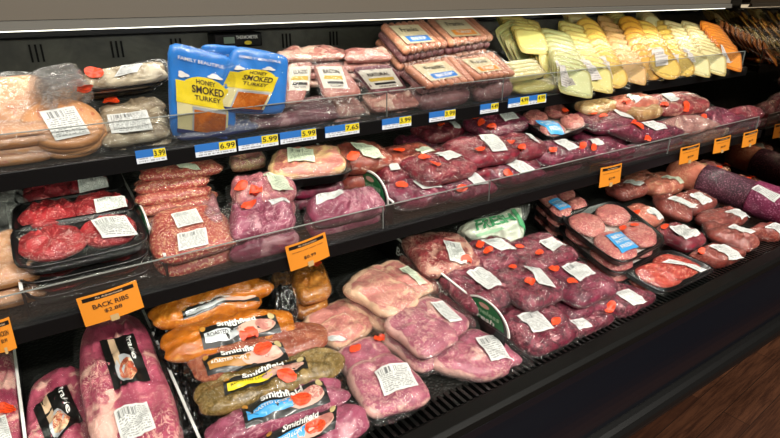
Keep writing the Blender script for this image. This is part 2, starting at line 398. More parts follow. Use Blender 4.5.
    def ell(s, f, a, b, ra, rb, mat, off, name, label=None, seg=20, irr=0.):
        vs = [f(a, b, off)]; uvs = [(.5, .5)]; fs = []
        for i, r in enumerate((.55, 1.)):
            for j in range(seg):
                th = 2*math.pi*j/seg; rr = r*(1+irr*math.sin(th*3+a*9)); c, sn = math.cos(th)*rr, math.sin(th)*rr
                vs.append(f(a+ra*c, b+rb*sn, off)); uvs.append((.5+.5*c, .5-.5*sn))
        for j in range(seg): k = (j+1) % seg; fs += [(0, 1+k, 1+j), (1+j, 1+k, 1+seg+k, 1+seg+j)]
        o = MB().add(vs, fs, uvs).build(name, mat, s.root, True)
        if label: o['label'] = label
        return o
    def text(s, f, string, a0, b0, a1, b1, mat, off, bold=.012, shear=0.):
        vs, fs = text_mesh(string, bold, shear)
        o = MB().add([f(a0+(a1-a0)*x, b1+(b0-b1)*y, off) for x, y in vs], fs).build('lettering', mat, s.root)
        return o
    def label_(s, six, mat=None): f = s.zone(six); s.rect(f, 0, 0, 1, 1, mat or M_lab, .0048, 'price_label')
    def sticker(s, px, py, r=.012):
        c = s.hit(px, py); rot = random.uniform(-.5, .5); tr = s.tree()
        def f(a, b, off):
            x, y = c.x+a*math.cos(rot)-b*math.sin(rot), c.y+a*math.sin(rot)+b*math.cos(rot)
            h = tr.ray_cast(Vector((x, y, s.t+.2)), Vector((0, 0, -1)))[0]
            return Vector((x, y, max(h.z if h else c.z, c.z-.01)+off))
        s.ell(f, 0, 0, r*1.25, r*.85, M_stk, .0085, 'orange_sticker')
    def fits(s, drop):                            # is there still shelf below a copy lowered by drop?
        c = s.M @ Vector((0, 0, 0))-s.n*drop; return c.z > sz(s.surf, c.y)-.012
    def under(s, n, dz=None, jit=.006, keep=None):
        dz = dz or s.t; kids = [c for c in COL.objects if c.parent == s.root and c.name.split('.')[0] not in ('price_label', 'orange_sticker', 'lettering')]
        for k in range(1, n+1):
            if not s.fits(dz*k): break
            r = s.root.copy(); COL.objects.link(r)
            r.matrix_world = Matrix.Translation(-s.n*dz*k+Vector((random.uniform(-jit, jit), random.uniform(0, jit), 0))) @ s.M
            r['label'] = ('pack beneath the ', 'lowest pack under the ', 'third pack down under ')[k-1]+s.label
            for c in kids: d = c.copy(); COL.objects.link(d); d.parent = r

def quad(c, surf, h):
    """c = 8 pixel numbers (near-left, near-right, far-right, far-left) or (px, py, width m, depth m, yaw deg)"""
    hf, hb = h if isinstance(h, tuple) else (h, h)
    def fit(P):
        y0, z0, k = SURF[surf]; dep = abs(P[3].y-P[0].y); lim = y0+.006+(.05*dep if surf != 'deck' else -.035); out = []
        for p in P:
            if p.y < lim:
                p = CAM+(p-CAM)*(lim/p.y); p.z = max(p.z, sz(surf, p.y)+.014)
            out.append(p)
        return out
    if len(c) == 8:
        return fit([un(c[0], c[1], surf, hf), un(c[2], c[3], surf, hf), un(c[4], c[5], surf, hb), un(c[6], c[7], surf, hb)])
    px, py, w, d, yaw = c; C = un(px, py, surf, (hf+hb)/2); k = SURF[surf][2]+(hb-hf)/d; a = math.radians(yaw)
    out = []
    for sx, sy in ((-1, -1), (1, -1), (1, 1), (-1, 1)):
        x = sx*w/2*math.cos(a)-sy*d/2*math.sin(a); y = sx*w/2*math.sin(a)+sy*d/2*math.cos(a)
        out.append(C+Vector((x, y, y*k)))
    return fit(out)
SEED = [0]
def vac(kind, c, surf, n, t, mat, label, labels=(), stk=(), group=None, wrap=None, cat='meat pack', parts=None, p=7., q=5.5, lump=.007, grow=1.12,
        base=0., irr=.06, labm=None, tray=False, part='meat', freq=22., hb=None, ridge=0., under=True, wr=.0022):
    if base > 1.1*t: q_ = min(3-n, int(base/t)); n += q_; base -= q_*t          # packs stacked below carry it
    SEED[0] += 1; sd = SEED[0]; h = base+n*t+t/2
    P = quad(c, surf, h if hb is None else (h, hb)); k = Pack(kind, P, t, label, cat, group)
    if tray: foam_tray(k, -.002, .5*t, 1.1)
    if parts:
        for i, (u, v, ru, rv, *z) in enumerate(parts):
            k.blob(part, mat if not isinstance(mat, list) else mat[i % len(mat)], u, v, ru, rv, z0=(z[0] if z else 0)*t, t=t*(.8 if len(parts) > 1 else 1), p=p, q=q, lump=lump, irr=irr, seed=sd*7+i, rings=9, seg=32, freq=freq)
    else: k.blob(part, mat, p=p, q=q, lump=lump, irr=irr, seed=sd, freq=freq, ridge=ridge)
    k.wrap(wrap or M_film, grow, seed=sd, wr=wr)
    for i, l in enumerate(labels): k.label_(l, labm)
    for s_ in stk: k.sticker(*s_)
    if n and under: k.under(n)
    return k
def foam_tray(k, z0, z1, grow=1., mat=None, wall=.12):
    """rounded tray with a rim, sloping walls and a floor"""
    seg = 40; vs = []; fs = []
    rings = [(.0, z0), (.80*grow, z0), (.86*grow, z0+.001), (.98*grow, z1-.002), (1.03*grow, z1), (1.03*grow, z1-.003), (.985*grow, z1-.005), (.90*grow, z0-.004), (.0, z0-.004)]
    for r, z in rings:
        for j in range(seg):
            th = 2*math.pi*(j+.5)/seg; c, s = math.cos(th), math.sin(th); q = 6.; e = (abs(c)**q+abs(s)**q)**(-1/q)
            p = k.at(r*c*e, r*s*e); vs.append(Vector((p.x, p.y, z)))
    for i in range(len(rings)-1):
        for j in range(seg): a = i*seg; b = a+seg; m = (j+1) % seg; fs.append((a+j, b+j, b+m, a+m))
    return MB().add(vs, fs).build('foam_tray', mat or M_tray, k.root, True)
def flat_film(k, z, grow=1.02, mat=None, sag=.003, seed=0):
    vs = []; fs = []; N = 14
    tr = k.tree()
    for i in range(N+1):
        for j in range(N+1):
            u, v = (j/N*2-1), (i/N*2-1); m = max(abs(u), abs(v)); p = k.at(u*grow, v*grow)
            h = tr.ray_cast(Vector((p.x, p.y, .3)), Vector((0, 0, -1)))[0]
            zz = z-sag*(1-m**4)+.0008*noise.noise(Vector((p.x*60, p.y*60, seed)))
            if h is not None: zz = max(zz, h.z+.0015)
            if m > .99: zz = z-.012
            vs.append(Vector((p.x, p.y, zz)))
    for i in range(N):
        for j in range(N): o = i*(N+1)+j; fs.append((o, o+1, o+N+2, o+N+1))
    k.collide(MB().add(vs, fs))
    return MB().add(vs, fs).build('clear_wrap', mat or M_filmt, k.root, True)
def tray(kind, c, surf, n, t, mat, label, pieces, labels=(), stk=(), group=None, cat='meat tray', liner=False, part='meat', blue=None, h=None, lump=.004, mt=None, labm=None):
    SEED[0] += 1; sd = SEED[0]; P = quad(c, surf, h or n*t+t*.75); k = Pack(kind, P, t, label, cat, group)
    # pieces live above the floor of the tray; frame z=t/2 is the quad
    foam_tray(k, .004, t*.78)
    if liner:
        b = MB(); vs = [k.at(u*.8, v*.8) for u, v in ((-1,-1),(1,-1),(1,1),(-1,1))]; vs = [Vector((v.x, v.y, .006)) for v in vs]
        b.add(vs, [(0,1,2,3)]).build('absorbent_pad', M_liner, k.root)
    for i, (u, v, ru, rv, *z) in enumerate(pieces):
        k.blob(part, mat if not isinstance(mat, list) else mat[i % len(mat)], u, v, ru, rv, z0=.006+(z[0] if z else 0), t=mt or t*.8, p=3.5, q=2.3, lump=lump, irr=.06, seed=sd*5+i, rings=9, seg=32, freq=45)
    flat_film(k, t*.8, seed=sd)
    if blue:
        f = k.zone(blue); k.rect(f, 0, 0, 1, 1, M_lblue, .002, 'printed_label', 'blue printed label'); 
        for i in range(3): k.text(f, 'BEEF' if i == 0 else 'PATTIES' if i == 1 else 'FRESH', .15, .15+.27*i, .85, .33+.27*i, M_white, .003)
    for l in labels:
        f = k.zone(l); k.rect(f, 0, 0, 1, 1, labm or M_lab, .0042, 'price_label')
    for s_ in stk: k.sticker(*s_)
    if n: k.under(n, jit=.004)
    return k

# ================================================================== THE CASE
XL, XR, YB = -1.1, 2.42, 1.52
case = empty('refrigerated_display_case', Vector((0, 1.1, 0)), 'long black open refrigerated meat case with two tilted shelves and a deck', 'display case')
def cpart(mb, name, mat, label=None, smooth=False, bevel=0., parent=case):
    mb.v = [v-Vector((0, 1.1, 0)) for v in mb.v]; o = mb.build(name, mat, parent, smooth, bevel)
    if label: o['label'] = label
    return o
# header
cpart(MB().prism([(1.148, CH-.046), (1.148, CH+.55), (1.60, CH+.55), (1.60, CH+.5), (1.20, CH+.5), (1.18, CH-.046)], XL, 2.3), 'header_panel', M_head, 'taupe painted header panel')
cpart(MB().prism([(1.140, CH-.062), (1.140, CH-.049), (1.148, CH-.047), (1.155, CH-.062)], XL, 2.3), 'header_trim', M_steel, 'brushed steel trim')
cpart(MB().prism([(1.157, CH-.0645), (1.157, CH-.053), (1.185, CH-.053), (1.185, CH-.0645)], XL, 2.29), 'light_strip', plain('led_strip', 'ffffff', .4, emit='fffbe8', es=2.5))
cpart(MB().prism([(1.45, CH-.096), (1.45, CH-.02), (1.50, CH-.02), (1.50, CH-.096)], XL, 2.29), 'gap_shade_strip', M_rail, bevel=.004)  # black strip added to stand in for the shaded gap below the header
cpart(MB().box((XL, YB, CH-1.0), (XR, YB+.04, CH+.5)), 'back_panel', M_liner_bk, 'dark scuffed back panel')
for px in (30, 112, 172, 283, 330):
    P = on_y(px, 54, YB)
    for i in range(3): cpart(MB().box((P.x+i*.011, YB-.003, CH-.15), (P.x+i*.011+.004, YB+.001, CH-.112)), 'bracket_slot', plain('slot_black', '020202', .9))
def shelf(s, guard_h, rail_h, xr):
    y0, z0, k = SURF[s]
    cpart(MB().prism([(y0, z0-.02), (y0, z0), (YB-.002, sz(s, YB)), (YB-.002, sz(s, YB)-.02)], XL, xr), 'shelf', M_mat)
    cpart(MB().prism([(y0-.012, z0-rail_h), (y0-.012, z0+.004), (y0-.002, z0+.006), (y0-.002, z0-rail_h+.006)], XL, xr), 'price_rail', M_rail, bevel=.001)
    cpart(MB().prism([(y0+.006, z0-.024), (y0+.006, z0-.0205), (y0+.034, z0-.0165), (y0+.034, z0-.020)], XL, xr-.05), 'shelf_lamp', plain('lamp_cover', 'd8dcd0', .4, emit='f4ffe0', es=.8))
    joints = [XL, on_y(388, 90, y0).x, on_y(504, 85, y0).x, xr-.02] if s == 'top' else [XL, on_y(384, 200, y0).x, on_y(491, 180, y0).x, 1.75, xr-.02]
    for a, c in zip(joints, joints[1:]):
        g = cpart(MB().box((a+.002, y0-.001, z0+.001), (c-.002, y0+.002, z0+guard_h)), 'product_guard', M_plexi, 'clear acrylic front guard')
        e = MB().box((a+.002, y0-.001, z0+guard_h), (c-.002, y0+.002, z0+guard_h+.0016)); e.box((c-.0035, y0-.001, z0+.001), (c-.002, y0+.002, z0+guard_h))
        e.v = [v-Vector((0, 1.1, 0)) for v in e.v]; e.build('guard_edge', M_plexe, g)
shelf('top', .062, .026, 2.33); shelf('mid', .058, .024, 2.36)
# deck pan, front upstand, end
y0, z0, k = SURF['deck']
cpart(MB().prism([(y0, z0-.03), (y0, z0), (YB-.002, sz('deck', YB)), (YB-.002, sz('deck', YB)-.03)], XL, XR), 'deck_pan', M_mat, 'black textured deck')
zl = CH-.80
b = MB(); x = XL
while x < XR:
    b.box((x, .690, zl-.008), (x+.0075, .738, zl+.004)); x += .0175
b.box((XL, .734, zl-.03), (XR, .738, zl-.002)); b.box((XL, .688, zl-.012), (XR, .692, zl+.001))
cpart(b, 'air_grille', plain('grille_black', '0c0d0c', .3, spec=.4), 'black slotted air grille')
cpart(MB().box((XL, .69, zl-.05), (XR, .735, zl-.028)), 'grille_channel', M_blk)
cpart(MB().prism([(.690, zl-.03), (.690, zl+.002), (.684, zl+.006), (.650, zl+.004), (.640, zl-.003), (.638, zl-.03)], XL, XR), 'front_ledge', M_slab, 'satin black front ledge', bevel=.002)
prof = [(.638, zl-.02)]+[(.638-.05*math.sin(i/10*math.pi/2)**1.3, zl-.02-.15*(i/10)) for i in range(1, 11)]+[(.70, zl-.17), (.70, zl-.02)]
cpart(MB().prism(prof, XL, XR), 'front_fascia', M_navyf, 'glossy navy front fascia', smooth=False, bevel=.0)
pr = [(.585+.030*math.cos(a), zl-.20+.032*math.sin(a)) for a in [math.pi/2+i*math.pi/8 for i in range(9)]]+[(.66, zl-.232), (.66, zl-.168)]
cpart(MB().prism(pr, XL, XR), 'bumper_rail', plain('black_rubber', '0c0c0c', .4, spec=.25), 'rounded black bumper rail')
cpart(MB().box((XL, 1.08, 0), (XR, 1.5, zl-.1)), 'base_cabinet', M_blk)
cpart(MB().box((XL, .66, zl-.24), (XR, 1.5, zl-.20)), 'under_pan', M_blk)
cpart(MB().box((2.375, .76, zl+.01), (2.39, YB, CH+.45)), 'end_glass', M_mirror, 'dark mirrored end panel')
cpart(MB().box((2.39, .64, zl-.2), (XR, YB+.04, CH+.5)), 'end_wall', plain('dark_brown_end', '1c130e', .4), 'dark brown end wall')

# setting
f = MB().box((-3, -3, -.02), (7, 4, 0)).build('floor', M_wood); f['kind'] = 'structure'
w = MB().box((-3, 2.2, 0), (7, 2.25, 3.6)).build('wall_back', plain('dark_wall', '2a221c', .7)); w['kind'] = 'structure'
w = MB().box((6.95, -3, 0), (7, 2.2, 3.6)).build('wall_right', plain('brown_wall', '3a2c22', .7)); w['kind'] = 'structure'
w = MB().box((-3, -3.05, 0), (7, -3, 3.6)).build('wall_front', plain('store_wall', '2c261e', .8)); w['kind'] = 'structure'
w = MB().box((-3.05, -3, 0), (-3, 2.2, 3.6)).build('wall_left', plain('store_wall', '2c261e', .8)); w['kind'] = 'structure'
w = MB().box((-3, -3, 3.6), (7, 2.2, 3.65)).build('ceiling', plain('store_ceiling', '4a463f', .8)); w['kind'] = 'structure'
# ---------------------------------------------------------------- top shelf, left: deli meats
G_DELI = 'deli packs at the left of the top shelf'
vac('sliced_ham_pack', (8,132,.13,.11,0), 'top', 1, .03, M_deli, 'clear pack of peach ham slices at the left photo edge', group=G_DELI, p=8, parts=[(0,0,.95,.95,0),(.05,.06,.93,.93,.45)], part='ham_slice', wrap=M_bagf, lump=.001)
vac('sliced_turkey_pack', (14,106,.11,.09,0), 'top', 1, .03, M_deli, 'pinkish sliced pack standing behind the peach ham at far left', group=G_DELI, wrap=M_bagf, grow=1.25, hb=.11)
k = vac('ham_slice_stack', (64,128,.125,.135,5), 'top', 0, .03, M_deli, 'round peach ham slices stacked in a bag with barcode label', group=G_DELI, p=14, q=2.05, lump=.0, irr=.01,
    parts=[(-.06,-.1,.97,.97,-.5),(.04,-.05,.97,.97,-.25),(-.03,0,.97,.97,0),(0,.02,.96,.96,.28)], part='ham_slice', wrap=M_filmt, labels=[(39,113,74,107,56,142)], base=.02, hb=.085)
vac('empty_bag_top', (40,112,92,100,88,78,46,88), 'top', 0, .012, M_bagf, 'loose clear bag end rising behind the round ham slices', base=.07, hb=.13, group=G_DELI, wrap=M_bagf, part='bag_fold', stk=[(82,85)], cat='plastic bag')
k = vac('deli_turkey_tray', (78,92,168,80,160,60,84,73), 'top', 0, .03, M_delig, 'tilted black tray of grey sliced deli meat, topmost behind ham stack', base=.085, hb=.13, group=G_DELI, tray=True, labels=[(118,64,147,60,113,78)], stk=[(92,74)], p=4, lump=.007, ridge=.003, cat='meat tray')
vac('sliced_beef_pack', (98,146,172,134,166,104,96,112), 'top', 1, .03, M_delig, 'grey-brown sliced meat pack with wide label under the tilted tray', group=G_DELI, labels=[(107,117,147,112,112,136)], stk=[(103,99)], parts=[(0,-.55,.95,.42,0),(0,-.1,.95,.42,.1),(0,.35,.95,.42,.2),(0,.7,.9,.3,.3)], part='sliced_meat')
# smoked bags
def smoked(c, hf, hb, label, full=True, top=True):
    SEED[0] += 1; k = Pack('smoked_meat_bag', quad(c, 'top', (hf, hb)), .02, label, 'food bag', 'blue and yellow smoked meat bags'); x = c
    k.blob('bag', M_blue, t=.02, p=5, q=9, lump=.004, irr=.02, seed=SEED[0], freq=14)
    z = k.zone((c[6], c[7], c[4], c[5], c[0], c[1]))
    k.rect(z, .03, .34, .97, .60, M_yel, .0034, 'yellow_band', 'yellow printed band'); k.ell(z, .55, .42, .42, .17, M_yel, .0032, 'yellow_oval')
    k.rect(z, .04, .60, .97, .93, plain('pale_cream_print', 'd8cf9c', .45, coat=.3), .0026, 'cream_panel')
    k.rect(z, .30, .62, .93, .93, M_silver, .0034, 'window_edge'); k.rect(z, .33, .655, .92, .93, M_sausagepic, .0042, 'meat_window', 'clear window showing smoked brown meat')
    k.rect(z, .03, .93, .97, .985, M_navy, .0030, 'navy_foot')
    k.text(z, 'HONEY', .38, .285, .72, .34, M_ink, .0046); k.text(z, 'SMOKED', .30, .36, .88, .45, M_ink, .0046, .02); k.text(z, 'TURKEY', .34, .475, .82, .53, M_ink, .0046)
    for a_, b_, ra, rb in ((.16, .27, .09, .035), (.72, .22, .13, .03), (.12, .45, .05, .04)): k.ell(z, a_, b_, ra, rb, M_white if a_ > .15 else M_yel, .0036, 'printed_swirl', irr=.25)
    tr_ = k.tree(); k.wrap(M_filmt, 1.03, seed=SEED[0], gap=.0062, edge=.5, wr=.0028, rag=.012)
    k.text(z, 'FAMILY BEAUTIFUL', .08, .06, .90, .10, M_white, .0040)
    return k
smoked((170,139,236,131,233,56,167,41), .012, .205, 'blue and yellow smoked turkey bag, the left and taller one')
smoked((203,113,284,114,289,56,233,45), .055, .20, 'blue and yellow smoked turkey bag leaning in front, tilted right')
k = smoked((196,95,250,95,240,46,200,44), .06, .215, 'blue smoked turkey bag mostly hidden behind the other two')
vac('smoked_meat_bag', (176,141,262,131,250,118,178,128), 'top', 0, .02, M_navy, 'navy foil bag lying flat behind the guard under the smoked bags', group='blue and yellow smoked meat bags', lump=.008, base=.005, cat='food bag', wrap=M_bagf)
# shelf thermometer on the back panel
P0 = on_y(214, 34, YB-.06); P1 = on_y(263, 46, YB-.06); W = P1.x-P0.x; H = P0.z-P1.z
t = empty('shelf_thermometer', Vector((P0.x, YB-.03, P1.z)), 'black digital thermometer on the back panel above the smoked bags', 'thermometer')
MB().box((0, -.03, 0), (W, .03, H)).build('housing', M_rail, t, bevel=.004)
MB().box((W*.18, -.032, H*.3), (W*.40, -.029, H*.75)).build('display', M_lcd, t)
vs, fs = text_mesh('THERMOMETER', .02); MB().add([(W*.44+W*.46*x, -.031, H*.58+H*.24*y) for x, y in vs], fs).build('lettering', M_white, t)
b = MB(); 
for i in range(10): b.add([(W*.68+.010*math.cos(a), -.0315, H*.3+.005*math.sin(a)) for a in [j*math.pi/8 for j in range(16)]], [tuple(range(16))]); break
b.build('yellow_mark', M_yel, t)
# printed lunch meat packs
G_LM = 'printed lunch meat packs on the top shelf'
def lunch(c, hf, hb, label, mat=M_hamslice, strip=True, words=('CLASSIC', 'BACON'), trayc=None):
    SEED[0] += 1; k = Pack('lunch_meat_pack', quad(c, 'top', (hf, hb)), .022, label, 'lunch meat pack', G_LM)
    k.blob('meat', mat, ru=.88, rv=.9, t=.022, p=7, q=6, lump=.002, irr=.01, seed=SEED[0])
    f = k.zone((c[6], c[7], c[4], c[5], c[0], c[1]))
    k.rect(f, .0, .03, 1., .74, plain('cream_print', 'd6d2c4', .45, coat=.3), .001, 'printed_panel')
    k.rect(f, .12, .34, .88, .46, plain('mustard_print', 'c8a83c', .45), .0016, 'mustard_band'); k.rect(f, .2, .52, .85, .60, M_blackp, .0016, 'black_band')
    k.text(f, words[0], .18, .14, .82, .27, M_ink, .002, .02); k.text(f, words[1], .28, .63, .8, .69, M_ink, .002)
    k.wrap(M_film, 1.1, seed=SEED[0], gap=.003, edge=.8, rag=.01, wr=.0015)
    return k
lunch((282,108,304,106,316,60,285,62), .05, .12, 'narrow printed pack with black band right beside the smoked bags')
lunch((322,103,368,97,342,62,309,63), .05, .12, 'silver-rimmed printed tray with mustard and black bands', words=('BACON', 'SLICED'))
lunch((372,99,412,92,392,62,346,66), .03, .11, 'dark green printed pack with white lettering left of the frankfurters', mat=M_darkslice, words=('NATURAL', 'UNCURED'))
vac('lunch_meat_pack', (272,60,345,58,343,49,280,52), 'top', 0, .02, M_hamslice, 'pink flat pack lying across the back behind printed packs', base=.10, group=G_LM, cat='lunch meat pack')
vac('lunch_meat_pack', (345,61,392,59,386,50,344,52), 'top', 0, .02, M_hamslice, 'pale flat pack at the back left of the frankfurters', base=.10, group=G_LM, cat='lunch meat pack')
vac('sliced_bacon_pack', (246,132,345,118,330,98,248,108), 'top', 1, .022, M_darkslice, 'stack of dark red slices lying behind the guard, in the centre left', group=G_LM, parts=[(0,-.5,.98,.45,0),(0,0,.98,.45,.1),(0,.5,.98,.45,.2)], part='sliced_meat', grow=1.06)
vac('sliced_bacon_pack', (338,121,368,116,352,96,330,100), 'top', 1, .022, M_hamslice, 'pale slices with white film ends beside the dark red slices', group=G_LM, wrap=M_bagf, grow=1.2)
vac('sliced_bacon_pack', (372,117,424,108,406,88,358,94), 'top', 1, .022, M_hamslice, 'pale pink slices lying flat left of the frankfurters', group=G_LM, parts=[(-.3,0,.6,.95,0),(.35,0,.6,.95,.1)], part='sliced_meat', grow=1.08)
# frankfurters
def franks(c, hf, hb, label, word, colr, n=7, t=.045, under=0):
    SEED[0] += 1; k = Pack('frankfurter_pack', quad(c, 'top', (hf, hb)), t, label, 'frankfurter pack', 'frankfurter packs'); r = t/4.1
    rad = k.W/2/n
    for lay in range(2):
        for i in range(n):
            u = -1+(2*i+1)/n; vs = []; uv = []; fs = []; prof = [(-.97, .0), (-.96, .55), (-.91, .9), (-.8, 1), (.8, 1), (.91, .9), (.96, .55), (.97, 0)]
            for v, q in prof:
                c0 = k.at(u, v*(.97+.02*math.sin(i*2.3)))
                for j in range(10):
                    a = 2*math.pi*j/10; vs.append((c0.x+rad*q*math.cos(a), c0.y, r+lay*2*r+r*q*math.sin(a)))
            for a in range(len(prof)-1):
                for j in range(10): m = (j+1) % 10; fs.append((a*10+j, a*10+m, a*10+10+m, a*10+10+j))
            b = MB().add(vs, fs); b.build('frankfurter', M_frank if lay else M_frankend, k.root, True); k.collide(b)
    N_ = 6; pl_ = MB(); g_ = [k.at(-1+2*j/N_, -1+2*i/N_) for i in range(N_+1) for j in range(N_+1)]
    pl_.add([(p.x, p.y, t*.985) for p in g_], [(i*(N_+1)+j, i*(N_+1)+j+1, (i+1)*(N_+1)+j+1, (i+1)*(N_+1)+j) for i in range(N_) for j in range(N_)]); k.collide(pl_)
    f = k.zone((c[6], c[7], c[4], c[5], c[0], c[1]))
    cm_ = plain('cream_label', 'cdc09c', .45, coat=.3)
    k.rect(f, .09, .03, .91, .82, cm_, .0012, 'printed_label'); k.rect(f, .22, .52, .84, .76, colr, .0018, 'colour_band')
    k.text(f, word, .32, .58, .75, .70, M_white, .0024, .02); k.text(f, 'Franks', .26, .16, .74, .34, M_ink, .0024)
    k.wrap(M_film, 1.08, seed=SEED[0], gap=.003, edge=.35, wr=.002, rag=.02)
    if under:
        for u_ in range(under):
            rt = k.root.copy(); COL.objects.link(rt); rt.matrix_world = Matrix.Translation(-k.n*t*(u_+1)) @ k.M; rt['label'] = 'pack beneath the '+label
            for ch in [x for x in COL.objects if x.parent == k.root]: d = ch.copy(); COL.objects.link(d); d.parent = rt
    return k
M_orb = plain('orange_band', 'e08c28', .4, coat=.3)
franks((404,58,447,50,420,24,378,29), .10, .145, 'blue-banded frankfurter pack at the back left, on top', 'BEEF', M_blue, under=1)
franks((449,50,493,43,466,19,424,23), .10, .145, 'orange-banded frankfurter pack at the back right, on top', 'TURKEY', M_orb, under=1)
franks((424,93,474,84,447,60,402,68), .055, .10, 'blue-banded frankfurter pack in the front row', 'BEEF', M_blue, under=0)
franks((474,84,514,78,487,56,450,62), .055, .10, 'orange-banded frankfurter pack in the front row', 'TURKEY', M_orb, under=0)
vac('sausage_pack', (420,108,474,98,456,84,402,94), 'top', 0, .045, M_frankend, 'dark purple sausage block behind the guard under the blue-banded franks', group='frankfurter packs', q=6, p=7, base=.0, cat='sausage pack')
vac('sausage_pack', (476,98,516,91,500,78,458,86), 'top', 0, .045, M_frankend, 'dark purple sausage block behind the guard under the orange-banded franks', group='frankfurter packs', q=6, p=7, base=.0, cat='sausage pack')
# ---------------------------------------------------------------- cheese
SL = {}
def slice_mesh(shape, mat, w):
    k = (shape, mat.name, round(w, 3))
    if k in SL: return SL[k]
    seg = 28; vs = []; uv = []; n = 2. if shape == 'round' else 7.; prof = ((0, 0), (0, .97), (.0012, 1.), (.0022, 1.), (.0032, .97), (.0032, .9), (.0032, .82), (.0032, 0))
    for z, r in prof:
        for j in range(seg):
            a = 2*math.pi*(j+.5)/seg; c, s = math.cos(a), math.sin(a); e = (abs(c)**n+abs(s)**n)**(-1/n)
            vs.append((w/2*r*c*e, w/2*r*s*e*(1 if shape == 'round' else .95), z)); uv.append((r, 0))
    fs = [(i*seg+j, i*seg+(j+1) % seg, (i+1)*seg+(j+1) % seg, (i+1)*seg+j) for i in range(len(prof)-1) for j in range(seg)]
    o = MB().add(vs, fs, uv).build('cheese_slice', mat); SL[k] = o.data; bpy.data.objects.remove(o); return SL[k]
def fan(front, back, w, shape, n, colr, label, lab=None, h0=.02, h1=.10, yaw=0., film=True):
    SEED[0] += 1; n = max(6, int(n*.68)); A = un(*front, 'top', h0); B = un(*back, 'top', h1); vy = (B-A).normalized()
    ux = Vector((1, 0, 0)); ux = (ux-vy*ux.dot(vy)).normalized(); Ln = (B-A).length
    P = [A-ux*w/2, A+ux*w/2, B+ux*w/2, B-ux*w/2]
    k = Pack('sliced_cheese_pack', P, .022, label, 'cheese pack', 'sliced cheese packs'); me = slice_mesh(shape, CH_[colr], w*.88)
    L = (P[3]-P[0]).length; col = MB()
    for i in range(n):
        f = i/(n-1); v = -1+2*(w*.44+f*(L-w*.9))/L; c = k.at(math.sin(i*1.7+SEED[0])*.03, v)
        o = bpy.data.objects.new('cheese_slice', me); COL.objects.link(o); o.parent = k.root
        tl = math.radians(24); o.rotation_euler = (-0+tl, 0, math.sin(i*2.9+SEED[0])*.05); o.location = (c.x, c.y, .013)
        mm = Matrix.Translation(o.location) @ o.rotation_euler.to_matrix().to_4x4(); b = MB().add([mm @ v.co for v in me.vertices], [tuple(p.vertices) for p in me.polygons]); k.collide(b)
    if film: k.wrap(M_filmc, 1.08, seed=SEED[0], gap=.003, edge=.3, rag=.012, wr=.0016, rings=22)
    if lab: k.label_(lab, paper('cheese_label', 'c4bdb8', '4a464c', 9.) if 'cheese_label' not in MATS else MATS['cheese_label'])
    return k
fan((545,72), (497,28), .15, 'square', 12, 'green', 'pale green square slices, leftmost tall cheese pack behind the franks', h1=.12)
fan((562,80), (520,24), .12, 'square', 14, 'pale', 'pale square cheese slices second from the left, no label seen', h1=.12)
fan((578,92), (552,36), .12, 'square', 14, 'green', 'greenish square cheese slices with label, front centre', (551,67,564,66,561,87), h1=.10)
fan((601,88), (568,28), .11, 'square', 15, 'pale', 'cream square cheese slices with wide gaps, labelled at the foot', (577,65,589,62,590,82), h1=.11)
fan((617,84), (586,24), .11, 'round', 14, 'yellow', 'round yellow cheese slices with a scalloped edge, left of the peach pack', (596,61,605,59,604,80), h1=.12)
fan((636,80), (606,22), .10, 'square', 14, 'peach', 'peach and yellow holed cheese slices between two round fans', h1=.11)
fan((651,76), (628,22), .11, 'round', 13, 'deep', 'deep yellow round slices behind the labelled round fan', h1=.12)
fan((668,74), (642,27), .125, 'round', 13, 'yellow', 'large round yellow slices with clear label, right of centre', (648,50,660,48,655,68), h1=.105, h0=.03)
fan((683,72), (662,26), .11, 'round', 13, 'yellow', 'round yellow slices with small label right of the large round fan', (667,55,674,54,671,66), h1=.10)
fan((700,72), (672,27), .11, 'square', 14, 'white', 'white square slices left of the orange end packs', (680,52,688,51,688,63), h1=.10)
fan((716,70), (690,28), .12, 'square', 14, 'white', 'tall white square slices touching the orange cheese', h1=.10)
fan((735,67), (706,27), .115, 'square', 14, 'orange', 'orange cheddar square slices at the right end with label', (714,50,723,49,723,63), h1=.11)
fan((540,50), (505,20), .12, 'square', 10, 'pale', 'pale cheese pack in the back row behind the green slices', h0=.09, h1=.13)
fan((590,36), (568,16), .12, 'square', 8, 'white', 'white cheese pack in the back row under the header', h0=.09, h1=.13)
fan((628,34), (610,13), .11, 'round', 8, 'pale', 'pale round slices in the back row near the header', h0=.09, h1=.13)
fan((660,32), (640,14), .11, 'round', 8, 'white', 'white slices in the back row at the right', h0=.09, h1=.13)
for i, (px, py, cl, lb) in enumerate(((530,92,'pale','pale yellow cheese block lying flat right of the purple sausages'), (562,88,'white','white cheese pack lying flat below the greenish slices'), (596,85,'pale','yellowish cheese pack lying flat below the cream slices'), (628,80,'white','cream cheese pack lying flat below the peach slices'), (658,76,'pale','cheese pack lying flat below the large round slices'), (688,73,'white','cheese pack lying flat below the small label fan'), (718,69,'orange','orange cheese pack lying flat at the shelf end'))):
    vac('cheese_block_pack', (px, py-4, .15, .08, 0), 'top', 0, .02, CH_[cl], lb, group='sliced cheese packs', q=7, p=8, lump=.001, cat='cheese pack', part='cheese', base=.0, grow=1.05)
vac('sliced_cheese_pack', (498,82,548,74,532,62,486,68), 'top', 0, .03, CH_['white'], 'flat white sliced cheese right of the orange-banded franks', base=.03, hb=.07, group='sliced cheese packs', parts=[(0,-.7,.95,.3,0),(0,-.25,.95,.3,.1),(0,.2,.95,.3,.2),(0,.65,.95,.3,.3)], part='cheese_slice', q=8, p=8, lump=.001, cat='cheese pack')

